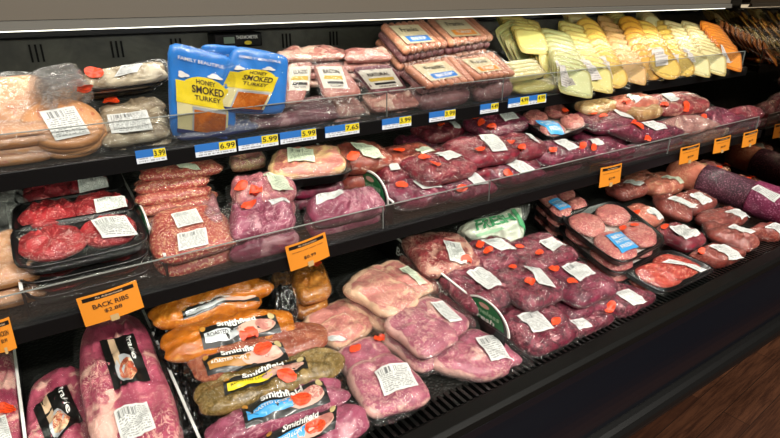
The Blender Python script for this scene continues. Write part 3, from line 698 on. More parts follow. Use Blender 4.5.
# ---------------------------------------------------------------- middle shelf
G_GB = 'ground beef trays'
vac('sliced_ham_pack', (2,262,.12,.13,0), 'mid', 1, .04, M_deli, 'clear bag of peach slices cut by the left photo edge, middle shelf', group='deli bags at the left edge', wrap=M_bagf, parts=[(0,-.4,.9,.55,0),(0,.1,.9,.55,.2),(0,.5,.9,.45,.3)], part='ham_slice')
vac('loose_bag_pack', (2,206,.11,.12,0), 'mid', 1, .045, M_bagf, 'crumpled whitish film bag left of the ground beef trays', group='deli bags at the left edge', wrap=M_bagf, lump=.015, part='bag_fold', cat='plastic bag')
mt_ = [M_grd, M_grdd]
tray('ground_beef_tray', (18,275,150,246,135,211,12,232), 'mid', 2, .032, M_grd, 'front black tray of bright red ground beef in two lumps', [(-.44,0,.50,.78),(.45,.1,.48,.72)], labels=[(91,222,125,217,103,240)], group=G_GB, lump=.008, mt=.026)
tray('ground_beef_tray', (14,238,135,214,126,190,16,208), 'mid', 2, .032, M_grd, 'middle black tray of red ground beef, between two others', [(-.44,0,.50,.78),(.42,.05,.5,.74)], labels=[(94,201,125,198,97,215)], group=G_GB, lump=.008, mt=.026)
tray('ground_beef_tray', (16,210,126,192,118,171,20,185), 'mid', 2, .032, M_grdd, 'rear black tray of darker red ground beef under the shelf', [(-.42,0,.50,.78),(.30,.05,.45,.72)], labels=[(78,182,107,179,80,195)], group=G_GB, lump=.008, mt=.026)
G_SA = 'coarse sausage packs'
vac('coarse_sausage_pack', (152,267,243,246,218,204,148,214), 'mid', 1, .036, M_sal, 'large front pack of speckled red sausage carrying two labels', labels=[(171,216,196,210,178,230),(177,236,206,229,179,253)], group=G_SA, q=4, p=5, lump=.004, base=.01, grow=1.08)
vac('coarse_sausage_pack', (140,216,222,203,216,191,140,201), 'mid', 2, .025, M_sal, 'long speckled sausage pack just behind the two-label pack', group=G_SA, q=5, p=4, lump=.003, base=.0)
vac('coarse_sausage_pack', (138,205,212,194,208,184,136,193), 'mid', 2, .028, M_sal, 'long speckled sausage pack second from the back', group=G_SA, q=5, p=4, lump=.003, base=.01)
vac('coarse_sausage_pack', (135,193,210,183,206,173,136,181), 'mid', 3, .026, M_sal, 'long speckled sausage pack third from the front', group=G_SA, q=5, p=4, lump=.003, base=.01, under=False)
vac('coarse_sausage_pack', (140,182,226,172,214,160,138,168), 'mid', 4, .026, M_sal, 'rearmost speckled sausage pack with label tinted for greenish shelf light under price tag', group=G_SA, q=5, p=4, lump=.003, base=.0, labels=[(173,164,195,166,180,170)], labm=M_lab_greenlit, under=False)
G_PK = 'fresh pork packs on the middle shelf'
vac('pork_pack', (228,243,300,229,292,195,225,206), 'mid', 1, .045, M_porkl, 'mauve pork pack in front with orange sticker on shoulder', labels=[(268,202,292,197,272,206)], stk=[(248,207)], group=G_PK, lump=.012, base=.015, parts=[(0,-.1,.95,.85,.05),(-.1,.55,.7,.4,.2)])
vac('pork_pack', (232,206,300,196,290,176,228,184), 'mid', 1, .045, M_pork, 'pink pork pack with two orange stickers beside sausage pack', labels=[(263,176,283,177,273,191)], labm=M_lab_greenlit, stk=[(241,187),(256,194)], group=G_PK, lump=.012, base=.025)
vac('pork_pack', (205,232,226,228,214,196,200,200), 'mid', 1, .03, M_pork, 'narrow pink piece in loose film between sausage and pork', group=G_PK, wrap=M_bagf, base=.01)
vac('pork_pack', (272,180,350,171,338,148,270,156), 'mid', 0, .038, M_porky, 'pink and cream pork on a black tray at the back', labels=[(287,149,313,151,288,164)], labm=M_lab_greenlit, group=G_PK, base=.095, tray=True, cat='meat tray')
vac('pork_pack', (230,170,268,164,262,152,228,158), 'mid', 0, .03, M_porky, 'small pale piece in crumpled film behind the pink pork', group=G_PK, base=.08, wrap=M_bagf)
vac('dark_meat_pack', (292,197,345,190,335,176,288,182), 'mid', 1, .03, M_beef, 'dark purple pack under the cream-edged pork tray', group=G_PK, base=.01)
vac('pork_pack', (312,229,390,212,372,188,306,200), 'mid', 1, .045, M_porkl, 'wide mauve pork pack left of the green round sign', labels=[(310,196,339,189,316,206)], group=G_PK, lump=.01, base=.0)
vac('pork_pack', (232,264,302,250,294,232,230,244), 'mid', 0, .04, M_porkl, 'mauve pork pack lying behind the guard below the front pack', group=G_PK)
G_B2 = 'beef packs on the middle shelf'
D2 = dict(group=G_B2, lump=.006, q=5)
vac('beef_pack', (361,158,0.133,0.113,-4), 'mid', 1, .05, M_beefb, 'brownish beef pack behind the green round sign, left end', labels=[(350,144,372,147,363,157)], labm=M_lab_greenlit, stk=[(353,158)], base=.02, **D2)
vac('beef_pack', (397,173,0.113,0.082,0), 'mid', 1, .035, M_beefr, 'pink-sided pack with wide label just right of the round sign', labels=[(381,162,395,161,391,172)], base=.015, **D2)
vac('beef_pack', (409,158,0.154,0.103,0), 'mid', 1, .045, M_beefb, 'brown beef pack with small label at the back left', labels=[(415,151,428,148,422,156)], labm=M_lab_greenlit, stk=[(399,153)], base=.01, **D2)
vac('beef_pack', (438,168,0.175,0.123,0), 'mid', 1, .045, M_beefr, 'red beef pack with two orange stickers and slanted label', labels=[(434,155,450,152,448,162)], stk=[(424,159),(435,165)], base=.02, **D2)
vac('beef_pack', (414,194,0.154,0.123,0), 'mid', 1, .04, M_beef, 'front row beef pack right of the round sign', labels=[(412,182,432,180,422,190)], stk=[(401,186)], **D2)
vac('beef_pack', (462,186,0.154,0.123,0), 'mid', 1, .04, M_beef, 'front row beef pack with sticker left of its big label', labels=[(461,174,477,171,474,186)], stk=[(446,180),(461,189)], **D2)
vac('beef_pack', (438,131,0.154,0.103,8), 'mid', 1, .04, M_beefr, 'wrinkled beef pack in the back row below the tags', labels=[(446,122,456,121,454,129)], stk=[(441,125)], base=.015, **D2)
vac('beef_pack', (416,143,0.123,0.062,-12), 'mid', 0, .03, M_beef, 'thin dark beef flap sticking out left of the wrinkled pack', base=.04, **D2)
vac('beef_pack', (495,124,0.205,0.133,6), 'mid', 1, .045, M_beef, 'large purple beef pack at the back with grey label', labels=[(498,114,513,112,505,123)], stk=[(481,125),(491,129),(477,119)], base=.03, **D2)
vac('beef_pack', (482,151,0.195,0.133,-4), 'mid', 1, .045, M_beefr, 'large red beef pack in the centre with long label', labels=[(478,137,493,136,492,153)], stk=[(479,152)], base=.03, **D2)
vac('beef_pack', (511,172,0.164,0.123,0), 'mid', 1, .04, M_beef, 'front beef pack with pink edge left of a guard joint', labels=[(500,162,513,159,520,174)], stk=[(507,174)], base=.01, **D2)
vac('beef_pack', (520,147,0.123,0.113,0), 'mid', 1, .045, M_beefr, 'beef pack with two stickers left of the patty tray', labels=[(525,134,537,133,534,142)], stk=[(510,144),(521,150)], base=.02, **D2)
vac('beef_pack', (556,153,0.195,0.133,0), 'mid', 1, .045, M_beef, 'wide purple beef pack in front of the patty tray', labels=[(553,142,564,140,568,152)], stk=[(536,145),(551,152)], base=.015, **D2)
vac('beef_pack', (599,150,0.184,0.133,0), 'mid', 1, .045, M_beef, 'purple beef pack with high white label right of patty tray', labels=[(586,140,597,139,593,146)], stk=[(581,146),(592,148)], base=.01, **D2)
tray('beef_patty_tray', (550,142,592,126,558,103,514,115), 'mid', 0, .035, M_patty, 'patty tray with blue label on the middle shelf', [(-.5,-.5,.44,.42),(.5,-.45,.44,.42),(-.5,.45,.44,.42),(.5,.45,.44,.42)], liner=True, blue=(535,121,549,121,551,135), stk=[(565,113)], part='beef_patty', h=.10)
vac('beef_pack', (606,121,0.226,0.133,-3), 'mid', 1, .045, M_beef, 'purple beef pack with two orange stickers right of the patties', labels=[(612,110,626,113,620,117)], stk=[(592,115),(603,118)], base=.03, **D2)
vac('breaded_meat_pack', (600,106,.20,.08,0), 'mid', 1, .04, M_tan, 'tan breaded cutlets at the back behind the patty tray', labels=[], base=.07, **D2)
vac('breaded_meat_pack', (643,112,.14,.07,0), 'mid', 1, .04, M_tan, 'tan round cutlets pack with a window in its wrapper', labels=[], base=.065, **D2)
vac('beef_pack', (632,103,0.184,0.103,0), 'mid', 1, .045, M_orangepork, 'back row peach pack with narrow label and orange sticker', labels=[(626,97,633,96,635,105)], stk=[(626,103)], base=.07, **D2)
vac('pork_rib_pack', (673,104,.28,.13,-8), 'mid', 1, .05, M_fatty, 'striped red and white rib pack at the back right', labels=[(661,95,669,94,671,103)], stk=[(664,107),(684,113)], base=.05, **D2)
vac('beef_pack', (648,132,0.246,0.133,0), 'mid', 1, .045, M_beef, 'dark purple beef pack with three stickers, right half', labels=[(640,123,652,121,655,131)], stk=[(628,122),(639,127),(646,139)], base=.035, **D2)
vac('meat_pack', (684,126,.26,.13,5), 'mid', 1, .05, M_hamslice, 'pale meat in crumpled film between two purple packs', base=.02, wrap=M_bagf, **D2)
vac('beef_pack', (712,119,0.287,0.154,4), 'mid', 1, .045, M_beef, 'purple beef pack with pale label near the right end', labels=[(689,108,700,106,702,113)], stk=[(702,118)], base=.02, **D2)
vac('beef_pack', (746,114,0.205,0.103,0), 'mid', 1, .045, M_beefr, 'small red-purple pack at the very end of the middle shelf', base=.01, **D2)
for px, py, m, lb in ((650,152,M_beef,'purple pack lying behind the guard below the three-sticker pack'), (700,140,M_hamslice,'pale crumpled pack lying behind the guard near the end tags'), (736,129,M_beef,'purple pack lying behind the guard near the rightmost tag'), (620,160,M_beef,'purple pack lying behind the guard above the first small orange card')):
    vac('beef_pack', (px, py, .24, .10, 0), 'mid', 0, .05, m, lb, wrap=M_bagf, **D2)

# ---------------------------------------------------------------- deck
DK = 'deck'
vac('rib_pack', (-12,470,26,462,16,342,-16,346), DK, 0, .06, M_rib, 'pink rib pack cut by the left photo edge, left of the white-edged divider', labels=[(-6,420,6,416,2,450)], stk=[(8,412)], group='back rib packs', part='ribs', lump=.01)
def rib(c, n, label, blk, lab=None, flip=False):
    k = vac('rib_pack', c, DK, n, .05, M_rib, label, group='back rib packs', part='ribs', lump=.012, q=3.5, p=3.5, grow=1.08, ridge=.004, labels=[lab] if lab else [], irr=.05)
    f = k.zone(blk); k.rect(f, 0, 0, 1, 1, M_blackp, .005, 'printed_label', 'black printed label', k=10)
    k.rect(f, .22, .02, .42, .62, M_beige, .0062, 'beige_strip'); k.ell(f, .45, .72, .27, .25, M_silver, .0062, 'plate_picture'); k.ell(f, .5, .76, .24, .2, M_foodpic, .0072, 'food_picture')
    vs, fs = text_mesh('Prairie', .01, .2)
    MB().add([f(.82-.16*y*-1-.1, .12+.5*x, .0068) for x, y in vs], fs).build('lettering', M_white, k.root)
    return k
rib((90,478,192,455,143,308,74,326), 1, 'large pink rib rack pack with black label and white price label', (100,343,133,335,115,392), (114,414,147,403,123,447))
rib((19,482,92,470,87,362,30,380), 0, 'pink rib rack pack with black label, lower and left of the large one', (34,412,66,386,51,455))
# marinated loins
def loin(c, n, mat, label, band, col, base=0., word='Smithfield', stripe_h=.45, stk=None, t=.05, hb=None, txt=(.22,.0,.72,.30)):
    SEED[0] += 1; h = base+n*t+t/2; k = Pack('marinated_loin_pack', quad(c, DK, h if hb is None else (h, hb)), t, label, 'marinated meat pack', 'marinated pork loin packs')
    k.blob('loin', mat, t=t, p=2.8, q=4., lump=.009, irr=.06, seed=SEED[0])
    if band:
        f = k.zone(band); k.rect(f, 0, 0, 1, 1, M_blackp, .004, 'printed_label', 'black printed label', k=14)
        k.rect(f, .04, .38, .56, .38+stripe_h, col, .0052, 'colour_stripe')
        k.ell(f, .70, .58, .26, .34, M_pinko, .0056, 'ham_picture'); k.ell(f, .82, .50, .13, .26, M_hamslice, .0064, 'ham_slice_picture')
        k.ell(f, .93, .16, .045, .16, plain('gold_seal', 'b0a070', .4), .0064, 'seal')
        k.text(f, word, *txt, M_white, .0070, .03)
        k.text(f, 'ROASTED LOIN', .08, .45, .5, .6, M_white if col != M_yel and col != M_silver else M_ink, .0066)
        k.ell(f, .04, .10, .035, .14, M_gstripe, .0062, 'emblem')
    k.wrap(M_filmt, 1.04, seed=SEED[0], gap=.0022, wr=.001)
    if stk: k.sticker(*stk, r=.015)
    return k
M_blackbag = plain('black_glossy_bag', '0d0c0c', .22, coat=.6)
loin((180,312,280,291,264,280,170,300), 2, M_mar, 'rear orange loin lying under the middle shelf edge', None, None, base=.02)
loin((152,331,262,309,256,292,146,310), 2, M_mar, 'second orange loin with silver stripe peeking behind the front orange one', (182,312,258,296,184,322), M_silver, base=.0, stk=None)
loin((165,366,300,335,288,308,156,334), 1, M_mar, 'bright orange loin with silver-striped black label', (199,331,275,316,204,352), M_silver, base=.035, stk=(249,336))
loin((192,388,330,348,318,321,182,353), 1, M_marp, 'pinkish brown loin with gold-striped black label', (202,360,282,344,208,378), M_gstripe, base=.02, stk=(263,351))
loin((204,421,352,374,334,345,193,383), 1, M_herb, 'olive herb-coated loin with yellow-striped black label', (223,383,305,358,225,398), M_yel, base=.005, stk=(287,377))
loin((216,452,355,402,336,374,205,425), 1, M_porkl, 'mauve loin with blue-striped label in front of the herb loin', (241,409,323,383,246,431), M_lblue, base=-.01, stk=(301,402))
loin((248,492,376,430,352,396,230,455), 1, M_porkl, 'mauve loin with blue-striped label, nearest the grille', (250,436,339,403,260,464), M_lblue, base=-.02, stk=(314,430))
vac('black_bag', (150,385,186,378,172,322,140,330), DK, 0, .035, M_blackbag, 'crumpled black plastic wrapper left of the loins', group='black wrappers', lump=.02, part='bag_fold', cat='plastic wrapper', wrap=M_filmt, freq=40, base=.01)
vac('black_bag', (168,440,205,430,190,380,160,388), DK, 0, .03, M_blackbag, 'crumpled black plastic wrapper beside the rib packs', group='black wrappers', lump=.02, part='bag_fold', cat='plastic wrapper', wrap=M_filmt, freq=40)
vac('black_bag', (275,320,300,316,292,288,268,294), DK, 1, .04, M_blackbag, 'crumpled black plastic end at the right of the orange loins', group='black wrappers', lump=.02, part='bag_fold', cat='plastic wrapper', wrap=M_filmt, freq=40, base=.03)
vac('marinated_meat_pack', (298,304,334,294,322,264,288,272), DK, 1, .045, M_marb, 'golden brown marinated pack under the nearer orange card', stk=[(316,268)], group='marinade pouches', base=.02, lump=.008)
vac('marinated_meat_pack', (282,306,304,302,290,272,268,278), DK, 1, .035, M_marb, 'narrow brown marinated pouch left of the golden brown one', group='marinade pouches', base=.02, lump=.008, wrap=M_bagf)
# pork chops
G_PC = 'pork chop packs on the deck'
ch2 = [(-.48,.0,.56,.9,.0),(.42,.05,.6,.92,.12)]
vac('pork_chop_pack', (340,322,.17,.16,10), DK, 0, .045, M_porkp, 'pale pink pork chop pack left of the others', labels=[(325,345,342,338,330,352)], group=G_PC, base=.01, parts=[(0,.05,.95,.9,0),(-.3,-.4,.6,.55,.2)], wrap=M_film, part='pork_chop', q=3.4, irr=.09)
vac('pork_chop_pack', (390,288,.215,.19,12), DK, 1, .045, M_porkp, 'rear pale pork chop pack by the black deck mat', labels=[(399,270,414,262,419,287)], labm=M_lab_greenlit, group=G_PC, base=.01, parts=[(.35,.1,.6,.92,0),(-.35,-.05,.62,.92,.2)], part='pork_chop', q=3.4, irr=.09)
vac('pork_chop_pack', (427,325,.20,.17,12), DK, 1, .045, M_porkc, 'middle pork chop pack along the divider', labels=[(430,304,446,298,450,324)], group=G_PC, base=.0, parts=[(.3,.1,.65,.92,0),(-.35,-.05,.6,.92,.2)], part='pork_chop', q=3.4, irr=.09)
vac('pork_chop_pack', (370,427,437,402,378,335,330,352), DK, 0, .05, M_porkc, 'front pork chop pack with two orange stickers and square label', labels=[(374,374,409,364,384,398)], stk=[(355,350),(379,340)], group=G_PC, base=.01, parts=[(0,.45,.95,.55,0),(0,-.28,.98,.72,.2)], part='pork_chop', grow=1.07, q=4, irr=.08)
vac('pork_chop_pack', (476,364,.21,.18,14), DK, 0, .05, M_porkc, 'front pork chop pack beside the green round sign', labels=[(475,339,497,334,491,363)], group=G_PC, base=.0, parts=[(.3,.1,.66,.92,0),(-.35,-.05,.62,.95,.2)], part='pork_chop', q=3.4, irr=.09)
# beef on the deck
G_BD = 'beef packs on the deck'; DD = dict(group=G_BD, lump=.008, q=5)
vac('beef_pack', (440,254,0.184,0.184,-15), DK, 1, .05, M_fatty, 'rolled reddish beef pack with white fat at the divider', labels=[(443,241,460,244,450,262)], stk=[(466,262)], base=.01, **DD)
vac('beef_pack', (491,255,0.162,0.140,0), DK, 1, .045, M_stew, 'stew beef pack just in front of the printed FRESH bag', labels=[(480,241,496,239,501,252)], stk=[(480,246),(488,251)], base=.015, **DD)
vac('beef_pack', (539,253,0.194,0.151,0), DK, 1, .045, M_stew, 'rear purple beef pack right of the FRESH bag', labels=[(539,242,552,238,553,253)], stk=[(520,247),(539,255)], base=.015, **DD)
vac('beef_pack', (479,288,0.173,0.173,0), DK, 1, .045, M_stew, 'dark chunky beef pack right of the divider strip', labels=[(466,274,482,269,488,291)], base=.0, **DD)
vac('beef_pack', (527,286,0.162,0.162,0), DK, 1, .045, M_stew, 'dark beef pack in the middle with slanted white label', labels=[(523,267,541,268,539,285)], stk=[(512,269),(529,285)], base=.01, **DD)
vac('beef_pack', (577,283,0.173,0.162,0), DK, 1, .045, M_beef, 'smooth purple beef pack behind the one at the grille', labels=[(561,268,576,263,580,283)], stk=[(572,283),(553,271)], base=.01, **DD)
vac('beef_pack', (537,328,0.184,0.151,0), DK, 0, .05, M_stew, 'chunky beef pack right of the green round sign', labels=[(516,317,537,312,533,334)], stk=[(555,323)], base=.01, **DD)
vac('beef_pack', (581,331,0.140,0.097,0), DK, 0, .04, M_stew, 'small beef pack with clipped label in a gap by the grille', labels=[(569,322,582,319,579,331)], **DD)
vac('beef_pack', (612,308,0.173,0.151,0), DK, 0, .055, M_stew, 'beef pack at the grille with two stickers and label', labels=[(614,294,628,290,633,307)], stk=[(600,300),(608,312)], base=.0, **DD)
# printed bag
k = vac('printed_paper_bag', (474,243,520,246,524,206,458,224), DK, 0, .03, M_bag, 'crumpled whitish bag printed FRESH in green under the middle shelf', base=.05, hb=.13, group='odd bags on the deck', lump=.014, wrap=M_filmt, cat='bag', part='bag', irr=.08)
f = k.zone((470,222,515,212,476,238)); k.text(f, 'FRESH', .05, .0, .85, .62, M_dgreen, .006, .03); k.rect(f, .92, -.2, 1.02, 1.5, M_dgreen, .005, 'green_stripe'); k.rect(f, 0, .8, .5, 1., M_lgreen, .005, 'pale_green_stripe')
# trays
P4 = [(-.48,.45,.44,.45),(.46,.48,.44,.45),(-.48,-.45,.48,.48),(.48,-.43,.46,.46)]
tray('beef_patty_tray', (620,268,668,242,614,201,556,219), DK, 2, .036, M_patty, 'large tray of four beef patties with blue label, deck', P4, liner=True, blue=(605,236,621,232,622,254), stk=[(622,230),(634,227)], group='patty trays on the deck', part='beef_patty', lump=.003)
tray('beef_patty_tray', (560,222,592,208,570,188,532,197), DK, 2, .036, M_patty, 'rear tray of beef patties with blue label beneath the shelf', P4, liner=False, blue=(548,202,559,199,560,211), group='patty trays on the deck', part='beef_patty', lump=.003)
tray('cubed_steak_tray', (664,298,716,272,668,250,620,271), DK, 1, .034, M_cubed, 'tray of rough red cubed steak with narrow label by the grille', [(-.35,0,.55,.8),(.35,.05,.55,.8),(0,-.1,.5,.6,.006)], labels=[(661,263,668,260,700,273)], group='steak trays', part='steak', lump=.006)
# right bay
G_R = 'small roasts and steaks in the right bay'; DR = dict(group=G_R, lump=.008, grow=1.08)
vac('roast_pack', (626,190,0.159,0.101,0), DK, 0, .05, M_tend, 'dark brown roast pack with grey label under first small orange card', labels=[(622,184,629,181,640,187)], base=.02, **DR)
vac('roast_pack', (661,185,0.195,0.115,0), DK, 0, .06, M_orangepork, 'peach roast pack with bright label behind the tenderloin', labels=[(660,178,667,176,680,185)], labm=M_lab_greenlit, base=.02, **DR)
vac('roast_pack', (640,180,0.144,0.072,0), DK, 0, .05, M_orangepork, 'small peach piece at the very back of the right bay', base=.03, **DR)
vac('tenderloin_pack', (657,210,692,222,692,206,652,195), DK, 0, .06, M_tend, 'brown tenderloin with slanted label behind the bright red steak pack', labels=[(667,200,675,197,690,209)], base=.02, p=2.3, **DR)
vac('pork_roll_pack', (640,217,0.123,0.123,0), DK, 0, .05, M_orangepork, 'short roll with green top label and big crinkled label', labels=[(646,211,656,208,656,225)], stk=[(635,214)], base=.02, **DR)
vac('pork_roll_pack', (694,203,0.166,0.115,0), DK, 0, .055, M_tend, 'round-ended roll with white label behind the tenderloin end', labels=[(689,196,699,193,702,206)], base=.02, **DR)
vac('steak_pack', (722,219,0.202,0.094,-6), DK, 0, .05, M_tend, 'flat brown cut with slanted label beside the long purple log', labels=[(724,213,733,210,741,222)], base=.01, **DR)
vac('steak_pack', (679,237,0.123,0.130,0), DK, 0, .05, M_beefr, 'bright red steak pack with orange sticker and label', labels=[(669,228,683,224,686,241)], stk=[(664,228)], base=.02, **DR)
vac('tenderloin_pack', (706,236,752,254,760,238,702,222), DK, 0, .055, M_tend, 'long brown tenderloin pack with grey label near the grille', labels=[(727,228,733,225,750,235)], base=.01, p=2.6, **DR)
vac('roast_pack', (768,236,0.130,0.108,0), DK, 0, .055, M_tend, 'brown roast at the right photo edge with crinkled label', labels=[(764,228,772,224,778,240)], base=.0, **DR)
vac('roast_pack', (715,260,0.144,0.115,0), DK, 0, .055, M_tend, 'rounded red roast with tilted label touching the grille', labels=[(708,247,724,243,728,261)], stk=[(700,253)], base=.01, **DR)
vac('poultry_pack', (719,168,0.187,0.130,0), DK, 0, .06, M_porky, 'cream and orange pack with green top behind the purple log', labels=[], stk=[(719,168)], base=.03, **DR)
vac('poultry_pack', (752,183,0.174,0.115,0), DK, 0, .06, M_orangepork, 'pale pack with sticker to the right behind the purple log', labels=[(754,180,764,178,764,190)], stk=[(747,181)], base=.02, **DR)
vac('poultry_pack', (782,196,0.159,0.101,0), DK, 0, .05, M_beefr, 'orange-stickered pack at the right edge behind the purple log', stk=[(772,190)], base=.02, **DR)
# long purple casing roll
A = un(668,168,DK,.085); B = un(830,224,DK,.085); n_ = 28; seg = 22; ax = (B-A).normalized(); sd_ = ax.cross(Vector((0,0,1))).normalized(); up_ = sd_.cross(ax)
M = Matrix.Identity(4)
for i in range(3): M[i][0] = ax[i]; M[i][1] = up_.cross(ax)[i]; M[i][2] = up_[i]
M.translation = A-up_*.072; L = (B-A).length
log = empty('netted_roast_log', M, 'long thick purple roast log with pink left end, right bay', 'roast log')
def logmesh(x0, x1, r0, cap0, seed, net):
    vs = []; fs = []; N = 40
    for i in range(N+1):
        f = i/N; x = x0+(x1-x0)*f; r = r0*(1+.05*noise.noise(Vector((x*9, seed, 0))))
        if cap0: r *= min(1, math.sqrt(max(0.0, 1-(1-min(1, f/.35))**2))*.98+.04)
        for j in range(seg):
            a = 2*math.pi*j/seg; rr = r*(1+.04*noise.noise(Vector((x*25, math.cos(a)*2, math.sin(a)*2+seed))))*(1+(.02*math.sin(a*11)*math.sin(x*260) if net else 0))
            vs.append((x, rr*math.cos(a), .072+rr*math.sin(a)))
    for i in range(N):
        for j in range(seg): m = (j+1) % seg; fs.append((i*seg+j, i*seg+seg+j, i*seg+seg+m, i*seg+m))
    fs += [tuple(range(seg)), tuple(range((N+1)*seg-1, N*seg-1, -1))]
    return MB().add(vs, fs)
logmesh(0, L*.26, .058, True, 1, False).build('exposed_meat', M_orangepork, log, True)
M_net = flecks('dark_netting', ('48202f', '351624'), '8c566a', 230, .45, 1.)
logmesh(L*.24, L*.56, .062, False, 2, True).build('netting', M_net, log, True)
lm = logmesh(L*.56, L, .065, False, 3, False); lm.build('purple_casing', M_tube, log, True)
lp = Pack.__new__(Pack); lp.M = M; lp.I = M.inverted(); lp.t = .144; lp.root = log; lp.cv = lm.v; lp.cf = lm.f; lp.bvh = None; lp.cpx = (765, 205)
f = lp.zone((750,188,758,185,774,203)); lp.rect(f, 0, 0, 1, 1, M_lab, .002, 'price_label')

# ---------------------------------------------------------------- dividers and signs
def divider(px, py, surf, ya, yb, h, label, sign=None, words=('Boneless', 'Fresh'), strip=None, hp=.05):
    P = un(px, py, surf, hp); x = P.x; r = empty('shelf_divider', Vector((x, ya, sz(surf, ya))), label, 'divider', 'shelf dividers'); k = SURF[surf][2]
    L = yb-ya; Z = lambda y: k*y
    b = MB().add([(0,0,0),(0,L,Z(L)),(0,L,Z(L)+h),(0,0,h),(.003,0,0),(.003,L,Z(L)),(.003,L,Z(L)+h),(.003,0,h)], [(0,3,2,1),(4,5,6,7),(0,1,5,4),(1,2,6,5),(2,3,7,6),(3,0,4,7)]); b.build('divider_plate', M_blk, r)
    b = MB().add([(-.001,0,h),(-.001,L,Z(L)+h),(-.001,L,Z(L)+h+.003),(-.001,0,h+.003),(.004,0,h),(.004,L,Z(L)+h),(.004,L,Z(L)+h+.003),(.004,0,h+.003)], [(0,3,2,1),(4,5,6,7),(0,1,5,4),(1,2,6,5),(2,3,7,6),(3,0,4,7)]); b.build('white_edge', M_white, r)
    if strip:
        vs, fs = text_mesh(strip, .01, .2); b = MB().add([(-.0012, strip_y(v, L), Z(strip_y(v, L))+h*.35+h*.4*w) for v, w in vs], fs); b.build('lettering', M_white, r)
    if sign:
        y1, w, hh = sign           # arch shaped header board at y1 (from the front), width w, height hh
        def arch(s, xx, z0):
            pts = [(xx, y1-w/2*s, Z(y1)+z0)]+[(xx, y1-w/2*s*math.cos(a), Z(y1)+z0+(hh*s)*math.sin(a)) for a in [i*math.pi/20 for i in range(21)]]
            return pts
        def slab(s, xa, xb, z0, nm, m):
            A_ = arch(s, xa, z0); B_ = arch(s, xb, z0); n = len(A_); b = MB().add(A_+B_, [tuple(range(n)), tuple(range(2*n-1, n-1, -1))]+[(i, n+i, n+(i+1) % n, (i+1) % n) for i in range(n)]); return b.build(nm, m, r)
        slab(1., -.002, .0012, h*.6, 'arched_sign', M_white); slab(.93, -.0028, -.001, h*.61, 'sign_face', M_blackp); slab(.80, -.0036, -.002, h*.68, 'green_field', M_green)
        vs = [( -.0042, y1+.018*math.cos(a), Z(y1)+h*.68+hh*.62+.006*math.sin(a)) for a in [i*math.pi/8 for i in range(16)]]; MB().add(vs, [tuple(range(16))]).build('oval_emblem', M_pinko, r)
        for i, s in enumerate(words):
            vs, fs = text_mesh(s, .015, .1); ww = w*(.62 if i == 0 else .45); MB().add([(-.0046, y1+ww/2-ww*a, Z(y1)+h*.68+hh*(.28-.27*i)+hh*.2*c) for a, c in vs], fs).build('lettering', M_lgreen if i == 0 else M_white, r)
    return r
def strip_y(v, L): return L*.75-v*L*.4
divider(19, 395, DK, .75, 1.3, .05, 'white-edged black divider at the far left of the deck')
divider(187, 410, DK, .75, 1.3, .04, 'white-edged black divider between rib packs and loins')
divider(441, 274, DK, .76, 1.35, .088, 'white-edged divider with green arched sign between pork chops and beef', sign=(.07,.17,.062), words=('Boneless', 'Fresh'), strip='Boneless Chops', hp=.088)
divider(385, 195, 'mid', .98, 1.35, .055, 'divider with green arched sign between pork and beef, middle shelf', sign=(.09,.15,.06), words=('Boneless', 'Fresh'), strip='Boneless Fresh', hp=.06)
divider(137, 205, 'mid', .99, 1.40, .05, 'white-edged divider with sign between ground beef and sausage', sign=(.16,.12,.045), hp=.055)
divider(10, 228, 'mid', .99, 1.30, .05, 'white-edged divider with sign left of the ground beef trays', sign=(.12,.12,.045), hp=.055)

# ---------------------------------------------------------------- price tags
def price_tag(px0, py0, px1, py1, price, label, two=False):
    y = SURF['top'][0]-.0135; A = on_y(px0, py0, y); B = on_y(px1, py1, y); W = abs(B.x-A.x); H = .0235
    z1 = (A.z+B.z)/2+.001
    r = empty('price_tag', Vector((A.x, y, z1-H/2)), label, 'price tag', 'blue and yellow price tags')
    MB().box((0, -.001, 0), (W, .001, H)).build('tag_card', M_tagb, r)
    b = MB().add([(0,-.0014,0),(W,-.0014,0),(W,-.0014,H*.42),(0,-.0014,H*.42)], [(0,1,2,3)], [(0,0),(1,0),(1,1),(0,1)]); b.build('white_strip', M_tagw, r)
    for s in ((.44, .70) if False else ((.30,.52),(.75,.97)) if two else ((.58, .99),)):
        MB().add([(W*s[0],-.0018,H*(.3 if not two else .1)),(W*s[1],-.0018,H*(.3 if not two else .1)),(W*s[1],-.0018,H*.97),(W*s[0],-.0018,H*.97)], [(0,1,2,3)]).build('price_field', M_tagy, r)
        vs, fs = text_mesh(price, .02); MB().add([(W*(s[0]+.02)+W*(s[1]-s[0]-.04)*x, -.0022, H*.42+H*.44*q) for x, q in vs], fs).build('price_figures', M_ink, r)
    return r
price_tag(136,158,166,154,'3.99','small blue price tag above the rear sausage pack')
price_tag(195,151,236,147,'6.99','blue and yellow tag under the smoked bags, reading 6.99')
price_tag(238,145,278,140,'5.99','blue and yellow tag reading 5.99, left of a twin')
price_tag(280,139,316,134,'5.99','blue and yellow tag reading 5.99, right of a twin')
price_tag(325,133,359,128,'7.65','blue and yellow tag left of the frankfurter bay')
price_tag(382,126,411,120,'3.99','blue and yellow tag below the flat pale slices')
price_tag(429,118,455,114,'3.99','blue and yellow tag below the blue-banded franks')
price_tag(480,110,498,107,'4.49','short blue tag below the orange-banded franks')
price_tag(508,104,546,98,'4.99','wide blue tag with two yellow fields below the flat cheese',two=True)
